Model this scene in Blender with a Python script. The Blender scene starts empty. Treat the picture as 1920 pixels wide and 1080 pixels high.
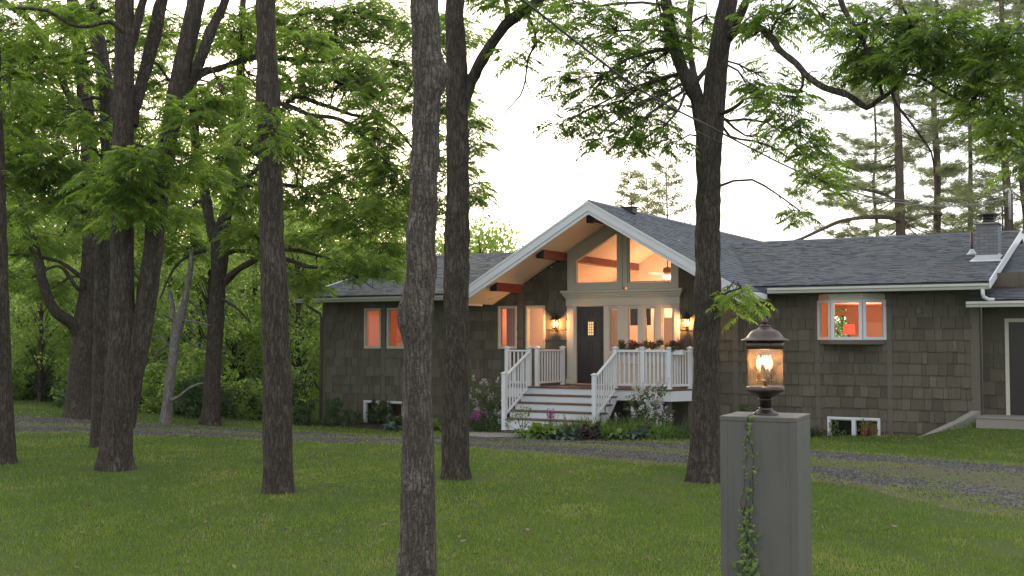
import bpy, math, random
import numpy as np
from mathutils import Vector, Matrix

SC = bpy.context.scene
COL = SC.collection
rnd = random.Random(7)
RS = np.random.RandomState(11)

# ------------------------------------------------------------------ camera
FPX, HY, CZ = 2150.0, 635.0, 2.15          # focal length in px of a 1920 px wide frame, horizon row, eye height
TILT = math.atan((HY - 540) / FPX)
cam_d = bpy.data.cameras.new('camera')
cam = bpy.data.objects.new('camera', cam_d)
COL.objects.link(cam)
cam.location = (0, 0, CZ)
cam.rotation_euler = (math.pi / 2 + TILT, 0, 0)
cam_d.sensor_width = 36
cam_d.lens = 36 * FPX / 1920
cam_d.clip_end = 2000
SC.camera = cam


def ray(px, py):
    x = (px - 960) / FPX
    y = (540 - py) / FPX
    return (x, math.cos(TILT) - y * math.sin(TILT), math.sin(TILT) + y * math.cos(TILT))


def at(px, py, Y):
    r = ray(px, py)
    k = Y / r[1]
    return Vector((r[0] * k, Y, CZ + r[2] * k))


def sst(a, b, x):
    t = np.clip((x - a) / (b - a), 0, 1)
    return t * t * (3 - 2 * t)


def gz(x, y):
    """height of the terrain"""
    x = np.asarray(x, float)
    y = np.asarray(y, float)
    z = -0.34 * sst(21, 34, y) * (1 - sst(7.0, 11.5, x))
    z = z + 0.55 * sst(-5, -14, x) * sst(23, 33, y)
    a = (x - 2.891) * 0.8678 - (y - 29.917) * 0.497
    n = -(x - 2.891) * 0.497 - (y - 29.917) * 0.8678
    z = z + 0.42 * sst(-.05, .3, (a - 8.62 + .87 * (n - .15)) / 1.33) * (1 - sst(-.1, 2.4, n)) * (1 - sst(14, 20, a)) * sst(-9, -3, n)
    z = z - 1.2 * sst(37, 60, y)
    z = z + 0.02 * np.sin(x * .9 + 1.3) * np.sin(y * .7) + 0.015 * np.sin(x * 2.1 + y * 1.3)
    return z


def ground_at(px, py):
    r = ray(px, py)
    z = 0.0
    for _ in range(12):
        k = (z - CZ) / r[2]
        z = float(gz(r[0] * k, r[1] * k))
    k = (z - CZ) / r[2]
    return Vector((r[0] * k, r[1] * k, z))


# house frame: a runs right along the front wall, n towards the lawn, z up
TH = math.radians(29.8)
HO = (2.891, 29.917)
RX = (math.cos(TH), -math.sin(TH))
NX = (-math.sin(TH), -math.cos(TH))


def hw(a, n, z):
    return Vector((HO[0] + a * RX[0] + n * NX[0], HO[1] + a * RX[1] + n * NX[1], z))


def to_house(x, y):
    dx, dy = x - HO[0], y - HO[1]
    return dx * RX[0] + dy * RX[1], dx * NX[0] + dy * NX[1]


# ------------------------------------------------------------------ object helpers
def tag(o, label=None, cat=None, group=None, kind=None):
    if label: o['label'] = label
    if cat: o['category'] = cat
    if group: o['group'] = group
    if kind: o['kind'] = kind
    return o


def thing(name, label, cat, loc=(0, 0, 0), rotz=0.0, group=None):
    o = bpy.data.objects.new(name, None)
    o.empty_display_size = 0.2
    COL.objects.link(o)
    o.location = loc
    o.rotation_euler = (0, 0, rotz)
    return tag(o, label, cat, group)


def link(name, me, mat, parent=None):
    o = bpy.data.objects.new(name, me)
    COL.objects.link(o)
    if mat is not None:
        if isinstance(mat, (list, tuple)):
            for m in mat: me.materials.append(m)
        else:
            me.materials.append(mat)
    if parent is not None: o.parent = parent
    return o


def np_obj(name, V, F, mat, parent=None, tone=None, smooth=False, mi=None):
    """V (n,3), F (m,k) with the same k for every face"""
    V = np.asarray(V, np.float32)
    F = np.asarray(F, np.int32)
    me = bpy.data.meshes.new(name)
    m, k = F.shape
    me.vertices.add(len(V)); me.loops.add(m * k); me.polygons.add(m)
    me.vertices.foreach_set('co', V.ravel())
    me.loops.foreach_set('vertex_index', F.ravel())
    me.polygons.foreach_set('loop_start', np.arange(0, m * k, k, dtype=np.int32))
    me.polygons.foreach_set('loop_total', np.full(m, k, np.int32))
    me.polygons.foreach_set('use_smooth', np.full(m, bool(smooth)))
    if mi is not None: me.polygons.foreach_set('material_index', np.asarray(mi, np.int32))
    me.update(calc_edges=True)
    if tone is not None:
        at_ = me.attributes.new('tone', 'FLOAT', 'FACE')
        at_.data.foreach_set('value', np.asarray(tone, np.float32))
    return link(name, me, mat, parent)


class MB:
    """collects shapes, then links them as ONE mesh object; org is subtracted (house or thing frame)"""

    def __init__(self):
        self.v = []; self.f = []; self.t = []; self.sm = []

    def add(self, vs, fs, tone=0.5, smooth=False):
        b = len(self.v)
        self.v += [tuple(p) for p in vs]
        for f in fs:
            self.f.append(tuple(b + i for i in f)); self.t.append(tone); self.sm.append(smooth)

    def box(self, a0, a1, n0, n1, z0, z1, tone=0.5):
        """house frame box: a, n, z"""
        vs = [(a, -n, z) for z in (z0, z1) for n in (n0, n1) for a in (a0, a1)]
        self.add(vs, [(1, 3, 2, 0), (6, 7, 5, 4), (3, 7, 6, 2), (4, 5, 1, 0), (5, 7, 3, 1), (2, 6, 4, 0)], tone)

    def prism(self, poly, n0, n1, tone=0.5):
        """polygon in (a,z) extruded from n0 to n1"""
        k = len(poly)
        vs = [(a, -n0, z) for a, z in poly] + [(a, -n1, z) for a, z in poly]
        fs = [tuple(range(k)), tuple(range(2 * k - 1, k - 1, -1))]
        fs += [(i, i + k, (i + 1) % k + k, (i + 1) % k) for i in range(k)]
        self.add(vs, fs, tone)

    def slab(self, poly, z0, z1, tone=0.5):
        """polygon in (a,n) extruded upward"""
        k = len(poly)
        vs = [(a, -n, z0) for a, n in poly] + [(a, -n, z1) for a, n in poly]
        fs = [tuple(range(k)), tuple(range(2 * k - 1, k - 1, -1))]
        fs += [(i, (i + 1) % k, (i + 1) % k + k, i + k) for i in range(k)]
        self.add(vs, fs, tone)

    def plate(self, pts, thick, tone=0.5):
        """closed plate under a planar polygon of (a,n,z) points, thickness straight down"""
        k = len(pts)
        vs = [(a, -n, z) for a, n, z in pts] + [(a, -n, z - thick) for a, n, z in pts]
        fs = [tuple(range(k)), tuple(range(2 * k - 1, k - 1, -1))]
        fs += [(i, i + k, (i + 1) % k + k, (i + 1) % k) for i in range(k)]
        self.add(vs, fs, tone)

    def beam(self, p, q, w, h, tone=0.5, up=(0, 0, 1)):
        """rectangular bar between points given in mesh coordinates"""
        p, q, up = Vector(p), Vector(q), Vector(up)
        d = (q - p).normalized()
        s = d.cross(up)
        if s.length < 1e-5: s = d.cross(Vector((0, 1, 0)))
        s.normalize(); u = s.cross(d)
        vs = []
        for c in (p, q):
            for i, j in ((-1, -1), (1, -1), (1, 1), (-1, 1)):
                vs.append(c + s * (w / 2 * i) + u * (h / 2 * j))
        self.add(vs, [(3, 2, 1, 0), (4, 5, 6, 7), (0, 1, 5, 4), (1, 2, 6, 5), (2, 3, 7, 6), (3, 0, 4, 7)], tone)

    def tube(self, pts, radii, segs=8, tone=0.5, cap=True):
        pts = [Vector(p) for p in pts]
        if not isinstance(radii, (list, tuple)): radii = [radii] * len(pts)
        b = len(self.v)
        ref = Vector((0.31, 0.95, 0.1))
        for i, p in enumerate(pts):
            d = (pts[min(i + 1, len(pts) - 1)] - pts[max(i - 1, 0)])
            d = d.normalized() if d.length > 1e-9 else Vector((0, 0, 1))
            s = d.cross(ref)
            if s.length < 1e-4: s = d.cross(Vector((1, 0, 0)))
            s.normalize(); u = s.cross(d)
            for k in range(segs):
                w = 2 * math.pi * k / segs
                self.v.append(tuple(p + (s * math.cos(w) + u * math.sin(w)) * radii[i]))
        for i in range(len(pts) - 1):
            for k in range(segs):
                k2 = (k + 1) % segs
                self.f.append((b + i * segs + k, b + i * segs + k2, b + (i + 1) * segs + k2, b + (i + 1) * segs + k))
                self.t.append(tone); self.sm.append(True)
        if cap:
            e = b + (len(pts) - 1) * segs
            self.f.append(tuple(b + k for k in range(segs))[::-1]); self.t.append(tone); self.sm.append(False)
            self.f.append(tuple(e + k for k in range(segs))); self.t.append(tone); self.sm.append(False)

    def lathe(self, prof, segs=32, c=(0, 0, 0), tone=0.5, smooth=True):
        """profile of (r, z)"""
        b = len(self.v)
        for r, z in prof:
            for k in range(segs):
                w = 2 * math.pi * k / segs
                self.v.append((c[0] + r * math.cos(w), c[1] + r * math.sin(w), c[2] + z))
        for i in range(len(prof) - 1):
            for k in range(segs):
                k2 = (k + 1) % segs
                self.f.append((b + i * segs + k, b + i * segs + k2, b + (i + 1) * segs + k2, b + (i + 1) * segs + k))
                self.t.append(tone); self.sm.append(smooth)
        self.f.append(tuple(b + k for k in range(segs))[::-1]); self.t.append(tone); self.sm.append(False)
        e = b + (len(prof) - 1) * segs
        self.f.append(tuple(e + k for k in range(segs))); self.t.append(tone); self.sm.append(False)

    def frame(self, a0, a1, z0, z1, n0, n1, w, tone=.5):
        """rectangular frame, w wide, inside a0..a1, z0..z1"""
        self.box(a0, a1, n0, n1, z1 - w, z1, tone); self.box(a0, a1, n0, n1, z0, z0 + w, tone)
        self.box(a0, a0 + w, n0, n1, z0 + w, z1 - w, tone); self.box(a1 - w, a1, n0, n1, z0 + w, z1 - w, tone)

    def build(self, name, mat, parent=None, org=(0, 0, 0), bevel=0.0):
        me = bpy.data.meshes.new(name)
        vs = [(x - org[0], y - org[1], z - org[2]) for x, y, z in self.v]
        me.from_pydata(vs, [], self.f)
        me.polygons.foreach_set('use_smooth', self.sm)
        a_ = me.attributes.new('tone', 'FLOAT', 'FACE')
        a_.data.foreach_set('value', self.t)
        me.update()
        o = link(name, me, mat, parent)
        if bevel:
            bv = o.modifiers.new('bevel', 'BEVEL')
            bv.width = bevel; bv.segments = 2; bv.limit_method = 'ANGLE'; bv.angle_limit = math.radians(50)
        return o


# ------------------------------------------------------------------ materials
class NT:
    def __init__(self, name):
        self.m = bpy.data.materials.new(name)
        self.m.use_nodes = True
        self.t = self.m.node_tree
        self.t.nodes.clear()
        self.out = self.t.nodes.new('ShaderNodeOutputMaterial')

    def n(self, typ, **kw):
        nd = self.t.nodes.new(typ)
        for k, v in kw.items():
            if k.startswith('i_'):
                nd.inputs[k[2:].replace('_', ' ')].default_value = v
            else:
                setattr(nd, k, v)
        return nd

    def l(self, a, b):
        self.t.links.new(a, b)

    def coord(self, scale=(1, 1, 1), kind='Object', rot=(0, 0, 0)):
        tc = self.n('ShaderNodeTexCoord')
        mp = self.n('ShaderNodeMapping')
        mp.inputs['Scale'].default_value = scale
        mp.inputs['Rotation'].default_value = rot
        self.l(tc.outputs[kind], mp.inputs['Vector'])
        return mp.outputs['Vector']

    def noise(self, vec, scale, detail=4, rough=.55, dist=0):
        nd = self.n('ShaderNodeTexNoise')
        nd.inputs['Scale'].default_value = scale
        nd.inputs['Detail'].default_value = detail
        nd.inputs['Roughness'].default_value = rough
        nd.inputs['Distortion'].default_value = dist
        self.l(vec, nd.inputs['Vector'])
        return nd.outputs['Fac']

    def voro(self, vec, scale, feature='F1', out='Distance', rand=1.0):
        nd = self.n('ShaderNodeTexVoronoi', feature=feature)
        nd.inputs['Scale'].default_value = scale
        nd.inputs['Randomness'].default_value = rand
        self.l(vec, nd.inputs['Vector'])
        return nd.outputs[out]

    def ramp(self, fac, stops):
        nd = self.n('ShaderNodeValToRGB')
        cr = nd.color_ramp
        while len(cr.elements) < len(stops): cr.elements.new(0.5)
        for e, (p, c) in zip(cr.elements, stops):
            e.position = p
            e.color = (c[0], c[1], c[2], 1) if not isinstance(c, (int, float)) else (c, c, c, 1)
        self.l(fac, nd.inputs['Fac'])
        return nd.outputs['Color']

    def math(self, op, a, b=None):
        nd = self.n('ShaderNodeMath', operation=op)
        for i, x in enumerate((a, b)):
            if x is None: continue
            if isinstance(x, (int, float)): nd.inputs[i].default_value = x
            else: self.l(x, nd.inputs[i])
        return nd.outputs[0]

    def mix(self, fac, a, b, typ='MIX'):
        nd = self.n('ShaderNodeMix', data_type='RGBA', blend_type=typ)
        for s, x in ((nd.inputs[0], fac), (nd.inputs[6], a), (nd.inputs[7], b)):
            if isinstance(x, (int, float)): s.default_value = x
            elif isinstance(x, (tuple, list)): s.default_value = (x[0], x[1], x[2], 1)
            else: self.l(x, s)
        return nd.outputs[2]

    def attr(self, name='tone'):
        nd = self.n('ShaderNodeAttribute', attribute_name=name)
        return nd.outputs['Fac']

    def bump(self, h, strength=.5, dist=.01, normal=None):
        nd = self.n('ShaderNodeBump')
        nd.inputs['Strength'].default_value = strength
        nd.inputs['Distance'].default_value = dist
        self.l(h, nd.inputs['Height'])
        if normal is not None: self.l(normal, nd.inputs['Normal'])
        return nd.outputs['Normal']

    def pbr(self, color, rough=.6, normal=None, metal=0.0, spec=.4, **kw):
        nd = self.n('ShaderNodeBsdfPrincipled')
        if isinstance(color, (tuple, list)): nd.inputs['Base Color'].default_value = (*color[:3], 1)
        else: self.l(color, nd.inputs['Base Color'])
        if isinstance(rough, (int, float)): nd.inputs['Roughness'].default_value = rough
        else: self.l(rough, nd.inputs['Roughness'])
        nd.inputs['Metallic'].default_value = metal
        nd.inputs['Specular IOR Level'].default_value = spec
        for k, v in kw.items(): nd.inputs[k.replace('_', ' ')].default_value = v
        if normal is not None: self.l(normal, nd.inputs['Normal'])
        self.l(nd.outputs[0], self.out.inputs['Surface'])
        return self.m


M = {}


def painted(name, col, rough=.5, var=.12, grain=True):
    t = NT(name)
    v = t.coord((1, 1, 1))
    n1 = t.noise(v, 2.3, 5)
    n2 = t.noise(v, 40, 3)
    c = t.mix(t.math('MULTIPLY', n1, 1.0), tuple(x * (1 - var) for x in col), tuple(min(1, x * (1 + var)) for x in col))
    c = t.mix(t.math('MULTIPLY', t.ramp(n2, [(.55, 0), (.75, 1)]), .18), c, tuple(x * .6 for x in col))
    return t.pbr(c, rough, t.bump(n2, .15, .004))


M['white'] = painted('white_paint', (.60, .61, .625), .45, .05)
M['cream'] = painted('cream_trim_paint', (.50, .46, .38), .5, .05)
M['greige'] = painted('greige_trim_paint', (.50, .475, .39), .5, .06)
M['brownpost'] = painted('olive_trim_paint', (.105, .09, .068), .6, .1)
M['soffit'] = painted('cream_soffit_paint', (.72, .66, .56), .6, .04)
M['gutter'] = painted('ivory_gutter_metal', (.52, .51, .45), .4, .08)
def mk_pillar():
    t = NT('weathered_olive_grey_paint')
    v = t.coord()
    g = t.noise(t.coord((60, 60, 3)), 1.0, 4, .6)
    st = t.noise(v, 3.0, 6, .65); sp = t.noise(v, 28, 4, .6)
    c = t.mix(st, (.082, .078, .068), (.118, .112, .10))
    c = t.mix(t.math('MULTIPLY', t.ramp(g, [(.45, 0), (.7, 1)]), .10), c, (.05, .048, .04))
    c = t.mix(t.math('MULTIPLY', t.ramp(sp, [(.66, 0), (.72, 1)]), .35), c, (.14, .135, .115))
    c = t.mix(t.math('MULTIPLY', t.ramp(t.noise(t.coord((9, 9, 1.2)), 1.0, 5, .6), [(.52, 0), (.75, 1)]), .4), c, (.045, .046, .034))
    return t.pbr(c, t.ramp(st, [(.3, .45), (.7, .7)]), t.bump(t.math('ADD', g, t.math('MULTIPLY', sp, .6)), .2, .003), spec=.35)


M['pillar'] = mk_pillar()
M['door'] = painted('dark_brown_door_paint', (.022, .017, .015), .35, .1)
M['dark'] = painted('dark_void', (.015, .014, .013), .8, .1)
M['iron'] = painted('black_iron', (.02, .018, .016), .4, .2)
M['interior'] = painted('warm_interior_plaster', (.84, .70, .56), .8, .03)
M['interior_red'] = painted('terracotta_interior_plaster', (.70, .36, .215), .8, .05)
M['interior_peach'] = painted('peach_interior_plaster', (.80, .52, .33), .8, .05)
M['brown_drape'] = painted('brown_drape', (.20, .075, .035), .9, .2)
M['concrete_light'] = painted('grey_concrete', (.23, .215, .185), .85, .2)
M['galv'] = painted('galvanised_metal', (.42, .42, .42), .4, .15)
M['rustpipe'] = painted('rusty_pipe', (.07, .03, .022), .6, .2)
M['flashing'] = painted('lead_flashing', (.5, .51, .52), .5, .15)
M['brass'] = painted('fan_brass', (.30, .14, .07), .35, .1)


def mk_bronze():
    t = NT('aged_bronze')
    v = t.coord()
    n = t.noise(v, 18, 5)
    c = t.ramp(n, [(.3, (.042, .031, .027)), (.7, (.105, .08, .07))])
    return t.pbr(c, t.ramp(n, [(.3, .3), (.7, .5)]), t.bump(n, .1, .002), metal=.75, spec=.5)


M['bronze'] = mk_bronze()


def mk_shake():
    t = NT('cedar_shakes_stained_olive')
    v = t.coord((1, 1, 1))
    g = t.noise(t.coord((32, 32, 1.6)), 1.0, 5, .65)
    big = t.noise(v, .7, 3)
    tone = t.attr()
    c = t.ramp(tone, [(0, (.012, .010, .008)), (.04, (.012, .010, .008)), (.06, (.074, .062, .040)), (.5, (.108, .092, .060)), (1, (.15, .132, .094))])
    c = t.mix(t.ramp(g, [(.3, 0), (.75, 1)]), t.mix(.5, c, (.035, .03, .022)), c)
    c = t.mix(t.ramp(big, [(.4, 0), (.75, .3)]), c, t.mix(.6, c, (.11, .105, .085)))
    return t.pbr(c, .75, t.bump(g, .6, .006))


M['shake'] = mk_shake()


def mk_roof():
    t = NT('asphalt_roof_shingles')
    v = t.coord()
    fine = t.noise(v, 90, 2)
    big = t.noise(v, .6, 4)
    tone = t.attr()
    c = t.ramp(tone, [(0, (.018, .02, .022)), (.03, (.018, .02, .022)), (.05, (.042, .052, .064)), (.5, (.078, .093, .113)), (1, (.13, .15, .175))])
    c = t.mix(t.ramp(fine, [(.35, 0), (.7, .5)]), c, (.06, .06, .06))
    c = t.mix(t.ramp(big, [(.52, 0), (.75, .45)]), c, (.10, .082, .06))
    return t.pbr(c, .8, t.bump(fine, .3, .004))


M['roof'] = mk_roof()


def mk_redbeam():
    t = NT('varnished_red_timber')
    g = t.noise(t.coord((2, 2, 40)), 1.0, 4)
    c = t.ramp(g, [(.3, (.12, .022, .014)), (.7, (.24, .052, .03))])
    return t.pbr(c, .35, t.bump(g, .2, .003))


M['beam'] = mk_redbeam()


def mk_deck():
    t = NT('brown_deck_boards')
    g = t.noise(t.coord((3, 40, 3)), 1.0, 4)
    c = t.ramp(g, [(.3, (.06, .036, .025)), (.7, (.14, .085, .06))])
    return t.pbr(c, .5, t.bump(g, .3, .004))


M['deck'] = mk_deck()


def mk_brick():
    t = NT('painted_grey_brick')
    v = t.coord((1, 1, 1))
    b = t.n('ShaderNodeTexBrick')
    b.inputs['Scale'].default_value = 1
    b.inputs['Brick Width'].default_value = .2
    b.inputs['Row Height'].default_value = .075
    b.inputs['Mortar Size'].default_value = .008
    b.inputs['Color1'].default_value = (.17, .175, .19, 1)
    b.inputs['Color2'].default_value = (.13, .135, .15, 1)
    b.inputs['Mortar'].default_value = (.1, .1, .11, 1)
    sx = t.n('ShaderNodeSeparateXYZ'); cx = t.n('ShaderNodeCombineXYZ')
    t.l(v, sx.inputs[0])
    t.l(t.math('ADD', sx.outputs['X'], sx.outputs['Y']), cx.inputs['X'])
    t.l(sx.outputs['Z'], cx.inputs['Y'])
    t.l(cx.outputs[0], b.inputs['Vector'])
    return t.pbr(b.outputs['Color'], .8, t.bump(b.outputs['Fac'], -.5, .008))


M['brick'] = mk_brick()


def mk_glass(name, gloss=.10, tint=(1, 1, 1)):
    t = NT(name)
    tr = t.n('ShaderNodeBsdfTransparent'); tr.inputs[0].default_value = (*tint, 1)
    gl = t.n('ShaderNodeBsdfGlossy'); gl.inputs['Roughness'].default_value = .02
    fr = t.n('ShaderNodeFresnel'); fr.inputs[0].default_value = 1.45
    mx = t.n('ShaderNodeMixShader')
    t.l(t.math('MULTIPLY', fr.outputs[0], gloss * 4.5), mx.inputs[0])
    t.l(tr.outputs[0], mx.inputs[1]); t.l(gl.outputs[0], mx.inputs[2])
    t.l(mx.outputs[0], t.out.inputs['Surface'])
    return t.m


M['glass'] = mk_glass('window_glass')


def mk_seeded():
    t = NT('seeded_lantern_glass')
    v = t.coord()
    nz = t.voro(v, 60)
    spots = t.ramp(nz, [(.0, 1), (.18, 1), (.28, 0)])
    hz = t.noise(v, 9, 4)
    tr = t.n('ShaderNodeBsdfTransparent'); tr.inputs[0].default_value = (.97, .95, .92, 1)
    gl = t.n('ShaderNodeBsdfGlossy'); gl.inputs['Roughness'].default_value = .08
    df = t.n('ShaderNodeBsdfTranslucent'); df.inputs[0].default_value = (.9, .62, .38, 1)
    m1 = t.n('ShaderNodeMixShader'); m2 = t.n('ShaderNodeMixShader')
    t.l(t.math('ADD', t.math('MULTIPLY', t.ramp(hz, [(.4, .1), (.8, 1)]), .13), t.math('MULTIPLY', spots, .13)), m1.inputs[0])
    t.l(tr.outputs[0], m1.inputs[1]); t.l(df.outputs[0], m1.inputs[2])
    m2.inputs[0].default_value = .07
    t.l(m1.outputs[0], m2.inputs[1]); t.l(gl.outputs[0], m2.inputs[2])
    t.l(m2.outputs[0], t.out.inputs['Surface'])
    return t.m


M['seeded'] = mk_seeded()


def emit(name, col, s):
    t = NT(name)
    e = t.n('ShaderNodeEmission')
    e.inputs[0].default_value = (*col, 1); e.inputs[1].default_value = s
    t.l(e.outputs[0], t.out.inputs['Surface'])
    return t.m


def mk_bulb():
    t = NT('lit_clear_bulb')
    e = t.n('ShaderNodeEmission'); e.inputs[0].default_value = (1, .47, .13, 1); e.inputs[1].default_value = 9
    tr = t.n('ShaderNodeBsdfTransparent'); mx = t.n('ShaderNodeMixShader'); mx.inputs[0].default_value = .45
    t.l(tr.outputs[0], mx.inputs[1]); t.l(e.outputs[0], mx.inputs[2]); t.l(mx.outputs[0], t.out.inputs['Surface'])
    return t.m


M['bulb'] = mk_bulb()
M['bowl'] = emit('lit_fan_bowl', (1, .72, .42), 2.0)
M['shade'] = emit('lit_red_lamp_shade', (1, .13, .06), .75)
M['leadlight'] = emit('lit_leaded_door_glass', (1, .62, .28), .8)


def mk_bark(name, dark, light, lichen=0.0, sc=1.0, plates=.5):
    t = NT(name)
    v = t.coord()
    warp = t.n('ShaderNodeTexNoise'); warp.inputs['Scale'].default_value = 7 * sc; warp.inputs['Detail'].default_value = 2
    t.l(v, warp.inputs['Vector'])
    wv = t.n('ShaderNodeVectorMath', operation='MULTIPLY_ADD')
    t.l(warp.outputs['Color'], wv.inputs[0]); wv.inputs[1].default_value = (.07 / sc, .07 / sc, .10 / sc); t.l(v, wv.inputs[2])

    def mapped(sx, sz):
        mp = t.n('ShaderNodeMapping'); mp.inputs['Scale'].default_value = (sx * sc, sx * sc, sz * sc)
        t.l(wv.outputs[0], mp.inputs['Vector']); return mp.outputs[0]
    # long furrows between ridges, broken by short cross cracks
    f1 = t.math('ABSOLUTE', t.math('SUBTRACT', t.noise(mapped(26, 3.2), 1.0, 3, .5), .5))
    f2 = t.math('ABSOLUTE', t.math('SUBTRACT', t.noise(mapped(13, 20), 1.0, 2, .5), .5))
    fur = t.ramp(f1, [(.0, 0), (.045, .45), (.12, 1)])
    crk = t.ramp(f2, [(.0, 0), (.03, .6), (.07, 1)])
    crk = t.math('ADD', t.math('MULTIPLY', crk, plates), 1 - plates)
    ridge = t.math('MULTIPLY', fur, crk)
    fine = t.noise(t.coord((45, 45, 18)), 1.0, 5, .65)
    big = t.noise(v, 1.1, 3)
    c = t.mix(ridge, tuple(x * .5 for x in dark), t.mix(fine, dark, light))
    c = t.mix(t.ramp(big, [(.35, .35), (.7, 0)]), c, tuple(x * .7 for x in dark))
    if lichen:
        ln = t.noise(v, 5, 6, .7)
        c = t.mix(t.math('MULTIPLY', t.math('MULTIPLY', t.ramp(ln, [(.52, 0), (.66, 1)]), lichen), ridge), c, (.25, .25, .215))
    h = t.math('ADD', ridge, t.math('MULTIPLY', fine, .4))
    return t.pbr(c, .9, t.bump(h, .7, .02), spec=.15)


M['bark'] = mk_bark('walnut_bark', (.054, .043, .034), (.138, .115, .094), .18, 1.0, .45)
M['bark_near'] = mk_bark('scaly_lichen_bark', (.088, .072, .060), (.225, .192, .163), .55, 1.25, .7)
M['bark_pine'] = mk_bark('pine_bark', (.12, .085, .06), (.23, .18, .135), .1)
M['bark_pale'] = mk_bark('bare_pale_bark', (.19, .175, .16), (.36, .33, .3), .4)


def mk_leaf(name, stops, trans, tw=.5, rough=.55):
    t = NT(name)
    tone = t.attr()
    c = t.ramp(tone, stops)
    tc = t.ramp(tone, trans)
    d = t.n('ShaderNodeBsdfDiffuse'); t.l(c, d.inputs[0])
    tl = t.n('ShaderNodeBsdfTranslucent'); t.l(tc, tl.inputs[0])
    m1 = t.n('ShaderNodeMixShader'); m1.inputs[0].default_value = tw
    t.l(d.outputs[0], m1.inputs[1]); t.l(tl.outputs[0], m1.inputs[2])
    g = t.n('ShaderNodeBsdfGlossy'); g.inputs['Roughness'].default_value = rough
    m2 = t.n('ShaderNodeMixShader'); m2.inputs[0].default_value = .035
    t.l(m1.outputs[0], m2.inputs[1]); t.l(g.outputs[0], m2.inputs[2])
    t.l(m2.outputs[0], t.out.inputs['Surface'])
    return t.m


M['leaf'] = mk_leaf('walnut_leaf', [(0, (.04, .075, .012)), (.5, (.085, .14, .022)), (1, (.15, .21, .035))],
                    [(0, (.10, .19, .016)), (.5, (.27, .43, .04)), (1, (.50, .66, .10))], .58)
M['leaf_wood'] = mk_leaf('woodland_leaf', [(0, (.07, .115, .025)), (.5, (.13, .19, .04)), (1, (.20, .25, .065))],
                         [(0, (.32, .46, .07)), (.5, (.52, .70, .13)), (1, (.72, .84, .24))], .66)
M['leaf_dark'] = mk_leaf('dark_shrub_leaf', [(0, (.022, .046, .014)), (.5, (.045, .085, .022)), (1, (.085, .135, .035))],
                         [(0, (.05, .11, .02)), (1, (.16, .28, .05))], .38)
M['leaf_bright'] = mk_leaf('bright_garden_leaf', [(0, (.065, .12, .02)), (.5, (.105, .17, .03)), (1, (.20, .26, .05))],
                           [(0, (.12, .24, .025)), (1, (.32, .44, .07))], .42)
M['leaf_blue'] = mk_leaf('blue_hosta_leaf', [(0, (.04, .085, .06)), (1, (.09, .15, .11))], [(0, (.06, .12, .05)), (1, (.1, .18, .1))], .25)
M['leaf_purple'] = mk_leaf('purple_heuchera_leaf', [(0, (.022, .012, .018)), (1, (.06, .03, .04))], [(0, (.04, .02, .02)), (1, (.07, .03, .03))], .2)
M['leaf_pine'] = mk_leaf('pine_needles', [(0, (.13, .15, .07)), (.5, (.18, .20, .10)), (1, (.24, .26, .14))],
                         [(0, (.22, .27, .10)), (1, (.45, .50, .24))], .55)
M['leaf_pale'] = mk_leaf('pale_spring_leaf', [(0, (.16, .18, .07)), (1, (.3, .31, .15))], [(0, (.3, .34, .11)), (1, (.5, .5, .25))], .5)
M['fl_white'] = mk_leaf('white_blossom', [(0, (.50, .46, .46)), (1, (.74, .70, .70))], [(0, (.5, .45, .45)), (1, (.7, .65, .65))], .3)
M['fl_pink'] = mk_leaf('magenta_blossom', [(0, (.22, .05, .17)), (1, (.42, .13, .33))], [(0, (.25, .06, .2)), (1, (.45, .15, .38))], .3)
M['fl_red'] = mk_leaf('dark_red_blossom', [(0, (.10, .012, .018)), (1, (.40, .03, .06))], [(0, (.15, .02, .02)), (1, (.4, .05, .06))], .3)
M['grass'] = mk_leaf('lawn_grass_blade', [(0, (.06, .125, .013)), (.45, (.14, .218, .022)), (.8, (.25, .27, .045)), (1, (.36, .29, .13))],
                     [(0, (.12, .22, .015)), (.8, (.32, .40, .05)), (1, (.36, .30, .14))], .42)


def mk_ground():
    t = NT('lawn_soil_and_turf')
    v = t.coord()
    n1 = t.noise(v, .35, 4); n2 = t.noise(v, 3.5, 5, .65); n3 = t.noise(v, 40, 3)
    c = t.ramp(n1, [(.3, (.055, .095, .015)), (.55, (.08, .12, .02)), (.75, (.115, .12, .034))])
    c = t.mix(t.ramp(n2, [(.5, 0), (.72, .7)]), c, (.10, .085, .045))
    c = t.mix(t.ramp(n3, [(.35, .6), (.65, 0)]), c, (.025, .035, .012))
    return t.pbr(c, .95, t.bump(n3, .6, .03), spec=.1)


M['ground'] = mk_ground()


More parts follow.
